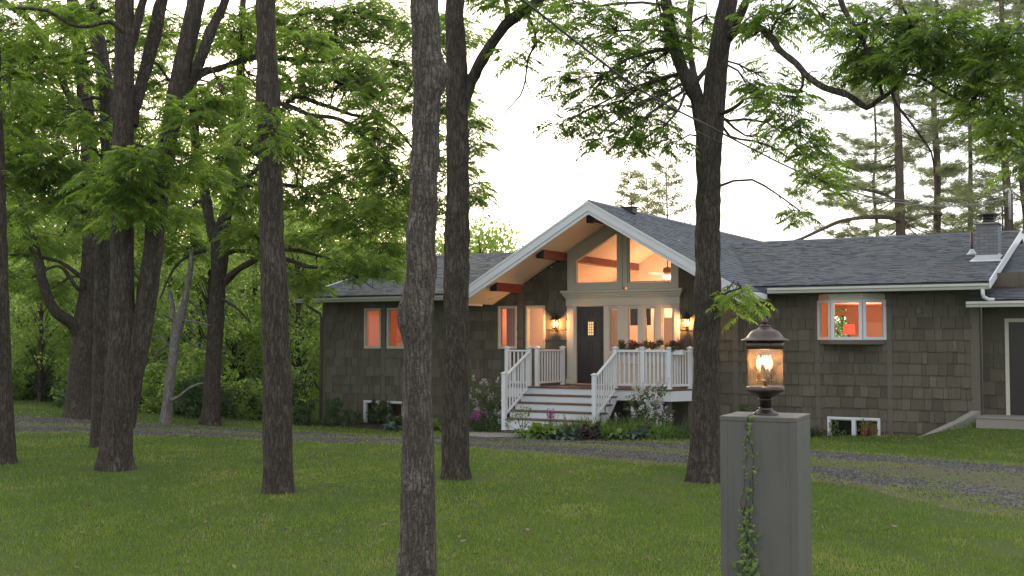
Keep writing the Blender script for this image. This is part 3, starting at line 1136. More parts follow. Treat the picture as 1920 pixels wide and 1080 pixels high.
# downspouts
mb = MB(); mb.tube([(8.86, -EN - .04, 3.23), (8.86, -EN - .04, 3.12), (8.87, -EN + .0, 3.06), (8.96, -EN + .08, 3.0), (9.06, -EN + .14, 3.0)], .042, 10)
mb.build('downspout', M['white'], house)
mb = MB(); mb.tube([(-10.02, -EN - .03, 3.23), (-10.02, -EN - .02, 3.13), (-9.97, -.12, 2.9), (-9.965, -.08, 2.8), (-9.965, -.08, -.5)], .038, 10)
mb.build('downspout', M['brownpost'], house)

# chimney, pipes
roof_z = lambda n: EZ + (EN - n) * MS
mb = MB(); mb.box(8.42, 8.90, -2.34, -1.70, 3.9, 4.86); ch = mb.build('chimney', M['brick'], house, bevel=.01)
mb = MB(); mb.box(8.38, 8.94, -2.38, -1.66, 4.86, 4.90); mb.build('chimney_crown', M['concrete_light'], ch, bevel=.01)
mb = MB(); mb.lathe([(.15, 4.9), (.15, 5.0)], 20, (8.66, 2.02, 0)); mb.lathe([(.13, 5.0), (.13, 5.09)], 20, (8.66, 2.02, 0)); mb.lathe([(.24, 5.09), (.25, 5.11), (.22, 5.14), (.05, 5.16)], 24, (8.66, 2.02, 0))
mb.build('chimney_cap', M['iron'], ch)
mb = MB()
mb.box(8.39, 8.93, -1.70, -1.685, 3.9, 4.13); mb.box(8.90, 8.93, -2.3, -1.70, 3.9, 4.16)
mb.plate([(8.30, -1.55, roof_z(-1.55) + .024), (8.98, -1.55, roof_z(-1.55) + .024), (8.98, -1.72, roof_z(-1.72) + .024), (8.30, -1.72, roof_z(-1.72) + .024)], .006)
mb.plate([(8.28, -1.6, roof_z(-1.6) + .026), (8.42, -1.6, roof_z(-1.6) + .026), (8.42, -2.1, roof_z(-2.1) + .026), (8.33, -2.1, roof_z(-2.1) + .026)], .006)
mb.build('chimney_flashing', M['flashing'], ch)
vz = roof_z(-2.6)
p = one('tube', [(8.2, 2.6, vz - .1), (8.2, 2.6, vz + .54)], .035, 12).build('vent_pipe', M['rustpipe'], house)
one('lathe', [(.17, -.03), (.10, .03), (.05, .1), (.038, .13)], 20, (8.2, 2.6, vz)).build('pipe_flashing', M['flashing'], p)

# ---- lower wing at the right end
LN, LZ, LS = .47, 2.98, .30
cl, sl = math.cos(math.atan(LS)), math.sin(math.atan(LS))
mb = MB()
mb.plate([(8.70, LN, LZ), (15, LN, LZ), (15, -5, LZ + (LN + 5) * LS), (8.70, -5, LZ + (LN + 5) * LS)], .12)
mb.plate([(8.52, LN, LZ), (8.70, LN, LZ), (8.70, .05, LZ + (LN - .05) * LS), (8.52, .05, LZ + (LN - .05) * LS)], .12)
tabs(mb, (0, LN + .02, LZ + .02), (1, 0, 0), (0, -cl, sl), [(8.5, 0), (15, 0), (15, 5.5), (8.72, 5.5), (8.72, .44), (8.5, .44)], seed=12)
mb.build('roof', M['roof'], house)
gutter(8.5, 15, LN - .01, LZ - .14)
mb = MB(); mb.box(8.69, 15, -.55, -.402, -.4, 2.94); lw = mb.build('wall', M['brownpost'], house)
mb = MB(); shakes(mb, 8.69, 15, -.30, -.40, [(9.17, 10.3, -.5, 2.60)], None, expo=.30)
mb.build('shakes', M['shake'], lw)
mb = MB(); mb.box(9.17, 9.25, -.41, -.33, .36, 2.60); mb.box(9.25, 10.22, -.41, -.33, 2.52, 2.60); mb.box(10.22, 10.30, -.41, -.33, .36, 2.60)
dr = mb.build('door', M['cream'], house)
mb = MB(); mb.box(9.255, 10.215, -.395, -.375, .38, 2.515)
for k in range(4):
    for q in range(2): mb.box(9.34 + q * .44, 9.70 + q * .44, -.375, -.36, .50 + k * .5, .90 + k * .5)
mb.build('door_panel', M['door'], dr)
p = one('tube', [(10.02, .4, LZ + .2), (10.02, .4, LZ + .95)], .05, 12).build('vent_pipe', M['galv'], house)
one('lathe', [(.13, -.03), (.07, .04), (.055, .1)], 18, (10.02, .4, LZ + .3)).build('pipe_flashing', M['flashing'], p)
o = one('slab', [(8.72, -.38), (15, -.38), (15, 1.05), (8.72, 1.05)], -.3, .45).build('concrete_landing', M['concrete_light'], None, bevel=.02)
o.location = hw(0, 0, 0); o.rotation_euler = (0, 0, -TH); tag(o, kind='structure')
# sloping retaining wall
e, org = hthing('retaining_wall', 'low sloping concrete retaining wall running down the grass bank from the right house corner', 'wall', (8.6, .3, 0))
mb = MB()
prof = []
for k in range(15):
    s = k / 14
    a = 8.60 - 1.45 * s; n = .10 + 1.65 * s
    zt = .55 - .72 * s - .07 * math.sin(s * math.pi) + rnd.uniform(-.012, .012)
    prof.append((a, n, zt))
vs = []
for a, n, zt in prof:
    for da in (-.09, .09):
        vs += [(a + da, -n, zt), (a + da, -n, -.7)]
fs = []
for k in range(14):
    b = k * 4; c = b + 4
    fs += [(b, b + 2, c + 2, c), (b, c, c + 1, b + 1), (b + 2, b + 3, c + 3, c + 2)]
fs += [(0, 1, 3, 2), (56, 58, 59, 57)]
mb.add(vs, fs)
mb.build('coping', M['concrete_light'], e, org)


# ---- windows
def window(a0, a1, z0, z1, mat='cream', fw=.055, n=0.0, mull=None, glass=True):
    mb = MB(); mb.frame(a0, a1, z0, z1, n - .10, n + .045, fw)
    i0, i1, j0, j1 = a0 + fw, a1 - fw, z0 + fw, z1 - fw
    mb.frame(i0, i1, j0, j1, n - .07, n + .012, .022)
    if mull: mb.box(mull - .045, mull + .045, n - .10, n + .043, j0, j1)
    w = mb.build('window', M[mat], house, bevel=.004)
    one('box', i0 + .001, i1 - .001, n - .045, n - .040, j0, j1).build('pane', M['glass'], w)
    return w


for o in OPEN[:4]: window(*o)
for o in OPEN[5:8]: window(*o, mat='white')
window(*OPEN[8], mat='white', mull=5.90)
for o in OPEN[5:9]:
    one('box', o[0] - .05, o[1] + .05, -.45, -.42, o[2] - .1, o[3] + .05).build('drape', M['brown_drape' if o[0] < 5 else 'dark'], house)  # right window's dark sheet is no cloth, it stands in for the unlit interior
one('box', 5.98, 6.45, -.36, -.33, -.25, .3).build('drape', M['drape'], house)

# bay window
BN = .40
bp = [(5.10, 0.0), (5.50, BN), (6.22, BN), (6.66, 0.0)]
mb = MB()
for (a0, n0), (a1, n1) in zip(bp[:-1], bp[1:]):
    p0 = Vector((a0, -n0, 0)); p1 = Vector((a1, -n1, 0)); d = (p1 - p0).normalized()
    for z in (2.155, 3.02):
        mb.beam(p0 + Vector((0, 0, z)), p1 + Vector((0, 0, z)), .07, .07)
    for p in (p0 + d * .04, p1 - d * .04):
        mb.beam(p + Vector((0, 0, 2.12)), p + Vector((0, 0, 3.055)), .075, .075, up=(d.x, d.y, 0))
bay = mb.build('bay_window', M['white'], house, bevel=.005)
for (a0, n0), (a1, n1) in zip(bp[:-1], bp[1:]):
    mb = MB(); mb.add([(a0, -n0, 2.15), (a1, -n1, 2.15), (a1, -n1, 3.03), (a0, -n0, 3.03)], [(0, 1, 2, 3)])
    mb.build('pane', M['glass'], bay)
mb = MB(); mb.slab([(5.08, -.02), (5.48, BN + .05), (6.24, BN + .05), (6.69, -.02)], 2.02, 2.12); mb.build('window_sill', M['brownpost'], bay)
mb = MB(); mb.slab([(5.08, -.02), (5.48, BN + .05), (6.24, BN + .05), (6.69, -.02)], 3.056, 3.2); mb.build('bay_head', M['greige'], bay)

# ---- gable glazing
mb = MB()
mb.box(-1.60, -1.38, -.10, .05, 3.44, 4.66); mb.box(1.38, 1.57, -.10, .05, 3.44, 4.66)
mb.box(-.13, .02, -.10, .09, 3.44, 5.36); mb.box(.02, .15, -.10, .055, 3.50, 5.36)
mb.box(-1.38, -.13, -.10, .05, 3.44, 3.61); mb.box(.15, 1.38, -.10, .05, 3.44, 3.60)
for s in (-1, 1):
    mb.prism([(s * 1.38, 4.20), (s * .14, 4.90), (s * .14, 5.34), (s * 1.38, 4.62)], -.10, .05)
    x0, x1 = (-1.38, -.13) if s < 0 else (.15, 1.38)
    mb.box(x0, x1, -.09, .02, 3.61, 3.64)
    mb.box(s * 1.38 - (.03 if s > 0 else 0), s * 1.38 + (0 if s > 0 else .03), -.09, .02, 3.64, 4.19)
    mb.box(x1 - .03 if s < 0 else x0, x1 if s < 0 else x0 + .03, -.09, .02, 3.64, 4.87)
up_ = mb.build('gable_window', M['greige'], house, bevel=.004)
for s in (-1, 1):
    mb = MB(); mb.add([(s * 1.38, .04, 3.6), (s * .14, .04, 3.6), (s * .14, .04, 4.92), (s * 1.38, .04, 4.22)], [(0, 1, 2, 3)])
    mb.build('pane', M['glass'], up_)

# ---- entrance
mb = MB()
for (z0, z1, n, ov) in ((3.02, 3.22, .055, .0), (3.22, 3.25, .07, .02), (3.25, 3.30, .10, .04), (3.30, 3.36, .14, .07), (3.36, 3.43, .19, .11)):
    mb.box(-1.64 - ov, 1.60 + ov, -.1, n, z0, z1)
mb.build('door_head', M['greige'], house, bevel=.006)
for a0, a1 in ((-1.63, -1.38), (1.40, 1.59)):
    mb = MB(); mb.box(a0, a1, -.1, .03, .95, 3.02); mb.box(a0 + .04, a1 - .03, .03, .05, 1.1, 2.95); mb.box(a0 - .01, a1 + .01, -.1, .06, .95, 1.08)
    mb.build('pilaster', M['cream'], house, bevel=.006)
mb = MB(); mb.box(-1.38, -1.35, -.1, .02, .95, 3.02); mb.box(-.54, -.39, -.1, .03, .95, 3.02); mb.box(-1.35, -.54, -.1, .0, 3.0, 3.02)
door = mb.build('door_frame', M['cream'], house, bevel=.004)
mb = MB(); mb.box(-1.35, -.54, -.09, -.045, .96, 3.0)
for k, (z0, z1) in enumerate(((1.06, 1.45), (1.53, 2.12), (2.70, 2.92))):
    for a0 in (-1.28, -.92):
        mb.frame(a0, a0 + .31, z0, z1, -.045, -.036, .02); mb.box(a0 + .05, a0 + .26, -.045, -.033, z0 + .05, z1 - .05)
for a0, w in ((-1.28, .2), (-.81, .2)):
    mb.frame(a0, a0 + w, 2.2, 2.62, -.045, -.036, .02); mb.box(a0 + .05, a0 + w - .05, -.045, -.033, 2.25, 2.57)
dp = mb.build('door', M['door'], house, bevel=.003)
one('box', -1.03, -.86, -.05, -.040, 2.24, 2.60).build('pane', M['leadlight'], dp)
mb = MB(); mb.frame(-1.05, -.84, 2.22, 2.62, -.045, -.028, .024)
for k in range(1, 3): mb.box(-1.03 + k * .0567 - .006, -1.03 + k * .0567 + .006, -.041, -.03, 2.24, 2.60)
for k in range(1, 5): mb.box(-1.03, -.86, -.0405, -.031, 2.24 + k * .072 - .006, 2.24 + k * .072 + .006)
mb.build('grille', M['iron'], dp)
mb = MB(); mb.lathe([(.0, 0), (.022, .0), (.03, .02), (.018, .05)], 12, (0, 0, 0)); mb.v = [(x - .62, -z + .045 - .0, y + 1.95) for x, y, z in mb.v]
mb.build('handle', M['iron'], dp)
mb = MB()
for a0, a1 in ((-.13, .13), (.45, .61), (.91, 1.10)): mb.box(a0, a1, -.1, .035, 1.8, 3.02)
for a0, a1 in ((-.39, -.13), (.13, .45), (.61, .91), (1.10, 1.40)):
    mb.box(a0, a1, -.1, .02, 2.95, 3.02); mb.frame(a0, a1, 1.80, 2.95, -.08, .01, .028)
mb.box(-.39, 1.40, -.1, .06, 1.74, 1.80)
sl_ = mb.build('sidelight', M['cream'], house, bevel=.004)
for a0, a1 in ((-.36, -.16), (.16, .42), (.64, .88), (1.13, 1.37)):
    one('box', a0, a1, -.045, -.04, 1.83, 2.92).build('pane', M['glass'], sl_)
mb = MB()
for k in range(3): mb.ext_a([(-.1, 1.50 + k * .08), (.03, 1.50 + k * .08), (.018, 1.578 + k * .08), (-.1, 1.578 + k * .08)], -.39, 1.40)
mb.box(-.39, 1.40, -.1, -.002, .95, 1.50)
for a in (-.36, .2, .78, 1.34): mb.box(a - .03, a + .03, -.002, .014, .95, 1.50)
mb.build('entrance_panel', M['cream'], house)

# ---- rooms behind the lit windows
def room(a0, a1, n1, z0, z1, mat, back=True, n0=-.17):
    mb = MB(); t = .04
    mb.box(a0, a1, n1, n0, z0 - t, z0); mb.box(a0, a1, n1, n0, z1, z1 + t)
    mb.box(a0 - t, a0, n1, n0, z0, z1); mb.box(a1, a1 + t, n1, n0, z0, z1)
    if back: mb.box(a0, a1, n1 - t, n1, z0, z1)
    return mb


room(-9.6, -5.2, -4.2, .9, 3.22, 0).build('interior_wall', M['interior_red'], house)
room(-4.3, -3.09, -3.0, .9, 3.22, 0).build('interior_wall', M['interior_red'], house)
one('box', -3.72, -3.20, -.40, -.37, 1.0, 3.2).build('drape', M['drape'], house)


def hp(px, py, n):
    r = ray(px, py)
    k = (n + HO[0] * NX[0] + HO[1] * NX[1]) / (r[0] * NX[0] + r[1] * NX[1])
    x, y, z = r[0] * k, r[1] * k, CZ + r[2] * k
    return to_house(x, y)[0], z


ga0, gz0 = hp(1538, 634, -11.8); ga1, gz1 = hp(1587, 592, -11.8)
ha0, hz0 = hp(1538, 584, -11.8); ha1, hz1 = hp(1578, 566, -11.8)
ga0, ga1 = min(ga0, ha0), max(ga1, ha1)
hz1 = min(hz1, 3.15)
RL = ga0 - .6
mb = MB()
mb.box(RL, 8.4, -11.86, -5.0, .86, .90); mb.box(4.2, 8.4, -5.0, -.17, .86, .90)
mb.box(RL, 8.4, -11.86, -5.0, 3.22, 3.26); mb.box(4.2, 8.4, -5.0, -.17, 3.22, 3.26)
mb.box(8.4, 8.44, -11.86, -.17, .90, 3.22); mb.box(4.16, 4.2, -5.0, -.17, .90, 3.22)
mb.box(RL, 4.2, -5.04, -5.0, .90, 3.22); mb.box(RL - .04, RL, -11.86, -5.0, .90, 3.22)
mb.box(RL, ga0, -11.9, -11.86, .9, 3.22); mb.box(ga1, 8.4, -11.9, -11.86, .9, 3.22)
mb.box(ga0, ga1, -11.9, -11.86, .9, gz0); mb.box(ga0, ga1, -11.9, -11.86, gz1, hz0); mb.box(ga0, ga1, -11.9, -11.86, hz1, 3.22)
mb.build('interior_wall', M['interior_peach'], house)
mb = MB()
mb.box(WA0, ga0, -12.05, -11.91, -.9, 3.4); mb.box(ga1, WA1, -12.05, -11.91, -.9, 3.4)
mb.box(ga0, ga1, -12.05, -11.91, -.9, gz0); mb.box(ga0, ga1, -12.05, -11.91, gz1, hz0); mb.box(ga0, ga1, -12.05, -11.91, hz1, 3.4)
mb.build('wall', M['brownpost'], house)
mb = MB(); pa = hp(1648, 600, -5.0)[0]; mb.box(pa - .5, pa + .6, -5.1, -5.0, .9, 2.6); mb.box(pa - .55, pa - .5, -5.1, -4.97, .9, 2.65)
mb.build('interior_door', M['interior'], house)

mb = MB()
A0, A1, RNN = -3.03, 3.7, -4.8
mb.box(A0, A1, RNN, -.17, .9, .94)
mb.box(A0 - .04, A0, RNN, -.17, .94, 3.7); mb.box(A1, A1 + .04, RNN, -.17, .94, 3.4)
vt = lambda a: GP - .19 - GS * abs(a)
for s, e in ((-1, A0), (1, A1)):
    mb.prism([(0, GP - .19), (e, vt(e)), (e, vt(e) + .03), (0, GP - .16)], RNN, -.17)
mb.prism([(A0, .94), (A1, .94), (A1, vt(A1)), (0, GP - .2), (A0, vt(A0))], RNN - .04, RNN)
mb.build('interior_wall', M['interior'], house)
# things seen through the sidelights: a panelled inner door and framed pictures on a partition
mb = MB(); mb.box(-.4, 2.4, -3.1, -3.0, .94, 2.75); mb.build('partition', M['interior'], house)
b0 = hp(1143, 600, -2.9)[0]; b1 = hp(1164, 600, -2.9)[0]
mb = MB(); mb.box(b0, b1, -3.0, -2.96, .95, 2.98)
for z0, z1 in ((2.3, 2.8), (1.75, 2.2), (1.1, 1.65)): mb.frame(b0 + .06, b1 - .06, z0, z1, -2.96, -2.945, .03)
mb.build('interior_door', M['cream'], house)
for (x0, x1, y0, y1) in ((1180, 1194, 576, 610), (1207, 1218, 576, 610)):
    a0, z1 = hp(x0, y0, -2.9); a1, z0 = hp(x1, y1, -2.9)
    mb = MB(); mb.frame(a0, a1, z0, z1, -3.0, -2.95, .03); mb.box(a0 + .03, a1 - .03, -3.0, -2.97, z0 + .03, z1 - .03)
    f = mb.build('picture_frame', M['dark'], None)
    f.location = hw(0, 0, 0); f.rotation_euler = (0, 0, -TH)
    tag(f, 'dark framed picture seen through the %s entrance sidelight' % ('second' if x0 < 1200 else 'third'), 'picture', 'framed pictures behind the sidelights')


def lamp(name, a, n, z, power, rad, col=(1, .60, .30), par=None):
    d = bpy.data.lights.new(name, 'POINT')
    d.energy = power; d.shadow_soft_size = rad; d.color = col
    o = bpy.data.objects.new(name, d); COL.objects.link(o)
    o.location = hw(a, n, z)
    return o


lamp('room_light', -7.6, -2.0, 2.6, 30, .15, (1, .56, .31))
lamp('room_light', -3.7, -1.6, 2.6, 14, .15, (1, .55, .30))
lamp('room_light', 6.4, -2.4, 2.9, 38, .2, (1, .58, .34))
lamp('room_light', -.6, -3.9, 3.2, 75, .3, (1, .57, .32))
lamp('room_light', 4.4, -8.0, 2.7, 60, .2, (1, .58, .34))  # second lamp, added to brighten the deep rear of the bay room
lamp('room_light', 1.2, -1.6, 2.6, 8, .15, (1, .50, .24))
lamp('room_light', -2.3, -1.6, 2.6, 9, .15, (1, .52, .26))

# ceiling fan
FA, FN, FZ = .24, -2.5, 4.01
e, org = hthing('ceiling_fan', 'ceiling fan with lit white glass bowl behind the gable window', 'fan', (FA, FN, FZ))
one('tube', [(FA, -FN, FZ + .1), (FA, -FN, GP - .2 - GS * FA)], .014, 8).build('rod', M['brass'], e, org)
one('lathe', [(.03, .14), (.10, .12), (.13, .06), (.13, .0), (.08, -.05), (.03, -.08)][::-1], 24, (FA, -FN, FZ)).build('motor', M['brass'], e, org)
one('lathe', [(.01, -.22), (.07, -.20), (.13, -.15), (.15, -.10), (.14, -.09)], 24, (FA, -FN, FZ)).build('bowl', M['bowl'], e, org)
for k in range(5):
    w = 2 * math.pi * k / 5 + .35
    d = Vector((math.cos(w), math.sin(w), 0))
    mb = MB(); c = Vector((FA, -FN, FZ - .03))
    s = Vector((-d.y, d.x, .18))
    mb.add([c + d * .12 - s * .02, c + d * .3 - s * .06, c + d * .66 - s * .07, c + d * .66 + s * .07, c + d * .3 + s * .06, c + d * .12 + s * .02], [(0, 1, 2, 3, 4, 5)])
    o = mb.build('blade', M['cream'], e, org); sd = o.modifiers.new('thickness', 'SOLIDIFY'); sd.thickness = .008
lamp('fan_light', FA, FN, FZ - .35, 8, .12)

# table lamp behind the bay window
LA, LZ0 = hp(1592, 617, -.9)
e, org = hthing('table_lamp', 'red shaded table lamp lit behind the bay window', 'lamp', (LA, -.9, 1.7))
one('lathe', [(.15, 2.25), (.13, 2.50)], 28, (LA, .9, 0)).build('shade', M['shade'], e, org)
one('lathe', [(.09, 1.70), (.09, 1.73), (.02, 1.78), (.045, 1.95), (.02, 2.12), (.012, 2.25), (.012, 2.53)], 20, (LA, .9, 0)).build('stem', M['iron'], e, org)
e, org = hthing('side_table', 'small dark table under the red lamp behind the bay window', 'table', (LA, -.9, .94))
mb = MB(); mb.box(LA - .3, LA + .3, -1.2, -.6, 1.66, 1.70); mb.build('tabletop', M['door'], e, org)
for i in (-.26, .26):
    for j in (-.26, .26): one('box', LA + i - .02, LA + i + .02, -.9 + j - .02, -.9 + j + .02, .94, 1.66).build('leg', M['door'], e, org)


# wall lanterns
def wall_lantern(a, z, label):
    n = .17
    e, org = hthing('wall_lantern', label, 'lantern', (a, 0, z), 'lanterns beside the front door')
    c = (a, -n, z)
    mb = MB(); mb.box(a - .05, a + .05, .0, .045, z - .20, z + .20)
    mb.tube([(a, -.03, z - .08), (a, -.08, z - .21), (a, -.13, z - .22), (a, -n, z - .16)], .012, 8)
    mb.tube([(a, -.03, z + .10), (a, -.10, z + .25), (a, -n, z + .27), (a, -n, z + .22)], .010, 8)
    mb.build('bracket', M['iron'], e, org)
    one('lathe', [(.125, .06), (.128, .075), (.06, .15), (.05, .2), (.02, .23)], 8, c, smooth=False).build('roof', M['iron'], e, org)
    mb = MB(); mb.lathe([(.03, -.17), (.075, -.15), (.075, -.135)], 8, c, smooth=False)
    for k in range(4):
        w = math.pi / 4 + k * math.pi / 2
        mb.tube([(c[0] + .07 * math.cos(w), c[1] + .07 * math.sin(w), z - .14), (c[0] + .105 * math.cos(w), c[1] + .105 * math.sin(w), z + .06)], .006, 6)
    mb.build('cage', M['iron'], e, org)
    one('lathe', [(.008, -.135), (.010, -.08), (.024, -.05), (.026, -.02), (.012, .03), (.003, .05)], 14, c).build('bulb', M['bulb'], e, org)
    lamp('lantern_light', a, n + .0, z - .03, 62, .04, (1, .46, .17))


wall_lantern(-1.93, 2.58, 'lit black wall lantern on the shakes left of the front door')
wall_lantern(1.80, 2.58, 'lit black wall lantern on the shakes right of the sidelights')

# ---- porch deck
e, org = hthing('porch_deck', 'raised porch with brown boards, white railings and front steps', 'porch', (-.7, .8, 0))
DZ = .93
mb = MB()
r = random.Random(3)
nb = .07
def dint(n):
    xs = [a for a in (-2.65,)]
    right = 1.97 + (1.6 - n) / .65 * .35 if n > .95 else 2.32 + (.95 - n) / .89 * .10
    return -2.65, right
while nb < 1.62:
    n2 = min(nb + .138, 1.64)
    r0, r1 = dint(nb)[1], dint(min(n2, 1.6))[1]
    mb.slab([(-2.67, nb), (r0, nb), (r1, n2), (-2.67, n2)], DZ - .035, DZ + r.uniform(-.002, .002), r.random())
    nb += .143
mb.build('deck_floor', M['deck'], e, org)
mb = MB()
P = [(-2.64, .1), (-2.64, 1.585), (1.94, 1.585), (2.30, .95), (2.40, .1)]
for (a0, n0), (a1, n1) in zip(P[:-1], P[1:]): mb.beam((a0, -n0, DZ - .165), (a1, -n1, DZ - .165), .04, .25)
mb.build('rim_board', M['white'], e, org, bevel=.004)
for a, n in ((-2.4, 1.4), (.9, 1.4), (1.85, 1.4), (2.2, .9)):
    one('box', a - .05, a + .05, n - .05, n + .05, -.6, DZ - .04).build('support_post', M['brownpost'], e, org)
S0, S1, RUN, RI = -1.95, .48, .28, .186
for k in range(5):
    zt = DZ - .0 - k * RI - (.036 if k == 0 else .04); zb = max(DZ - (k + 1) * RI, -.06 if k == 4 else 0)
    if k == 4: zb = -.1
    nf = 1.6 + RUN * k
    one('box', S0, S1, nf - .012, nf + .012, zb, zt).build('riser', M['white'], e, org, bevel=.003)
    if k < 4:
        zt2 = DZ - (k + 1) * RI
        one('box', S0 - .07, S1 + .09, nf - .0, nf + RUN + .035, zt2 - .038, zt2).build('tread', M['deck'], e, org, bevel=.008)
for a in (S0 - .03, S1 + .05):
    mb = MB()
    pr = [(1.58, DZ - .3), (1.58, DZ - .04)]
    for k in range(4):
        pr += [(1.6 + RUN * k, DZ - (k + 1) * RI - .042), (1.6 + RUN * (k + 1) - .0, DZ - (k + 1) * RI - .042)]
    pr += [(1.6 + RUN * 4, -.1), (2.4, -.1)]
    mb.ext_a(pr, a - .018, a + .018); mb.build('stringer', M['white'], e, org)


def post(a, n, z0, z1):
    mb = MB(); w = .05
    mb.box(a - w, a + w, n - w, n + w, z0, z1 - .05)
    mb.box(a - w - .018, a + w + .018, n - w - .018, n + w + .018, z1 - .05, z1 - .025)
    vs = [(a - w - .012, -n - w - .012, z1 - .025), (a + w + .012, -n - w - .012, z1 - .025), (a + w + .012, -n + w + .012, z1 - .025), (a - w - .012, -n + w + .012, z1 - .025), (a, -n, z1 + .012)]
    mb.add(vs, [(0, 1, 4), (1, 2, 4), (2, 3, 4), (3, 0, 4)])
    mb.box(a - w - .01, a + w + .01, n - w - .01, n + w + .01, z0, z0 + .02)
    mb.build('post', M['white'], e, org, bevel=.004)


def railing(p, q, zt0, zt1, zb0, zb1, k):
    (a0, n0), (a1, n1) = p, q
    one('beam', (a0, -n0, zt0), (a1, -n1, zt1), .075, .045).build('rail', M['white'], e, org, bevel=.008)
    one('beam', (a0, -n0, zb0), (a1, -n1, zb1), .045, .055).build('rail', M['white'], e, org, bevel=.005)
    for i in range(k):
        s = (i + .8) / (k + .6)
        a, n = a0 + (a1 - a0) * s, n0 + (n1 - n0) * s
        one('beam', (a, -n, zb0 + (zb1 - zb0) * s), (a, -n, zt0 + (zt1 - zt0) * s), .034, .034, up=(a1 - a0, n0 - n1, 0)).build('baluster', M['white'], e, org)


TZ, BZ, PZ = 1.84, 1.02, 1.955
for a, n in ((-2.60, 1.53), (-1.70, .13), (-1.76, 1.44), (1.22, 1.53), (1.90, 1.50), (2.22, .96), (2.32, .12)): post(a, n, DZ, PZ)
post(-1.93, 1.56, DZ - .3, PZ); post(.50, 1.56, DZ - .3, PZ)
post(-1.94, 2.82, -.1, 1.33); post(.53, 2.82, -.1, 1.33)
railing((-2.60, 1.53), (-1.93, 1.54), TZ, TZ, BZ, BZ, 5)
railing((-1.76, 1.44), (-1.70, .13), TZ, TZ, BZ, BZ, 9)
railing((.50, 1.54), (1.22, 1.53), TZ, TZ, BZ, BZ, 5)
railing((1.22, 1.53), (1.90, 1.50), TZ, TZ, BZ, BZ, 6)
railing((1.90, 1.50), (2.22, .96), TZ, TZ, BZ, BZ, 7)
railing((2.22, .96), (2.32, .12), TZ, TZ, BZ, BZ, 8)
for a in (-1.935, .515):
    railing((a, 1.58), (a, 2.80), 1.80, 1.20, .90, .26, 8)

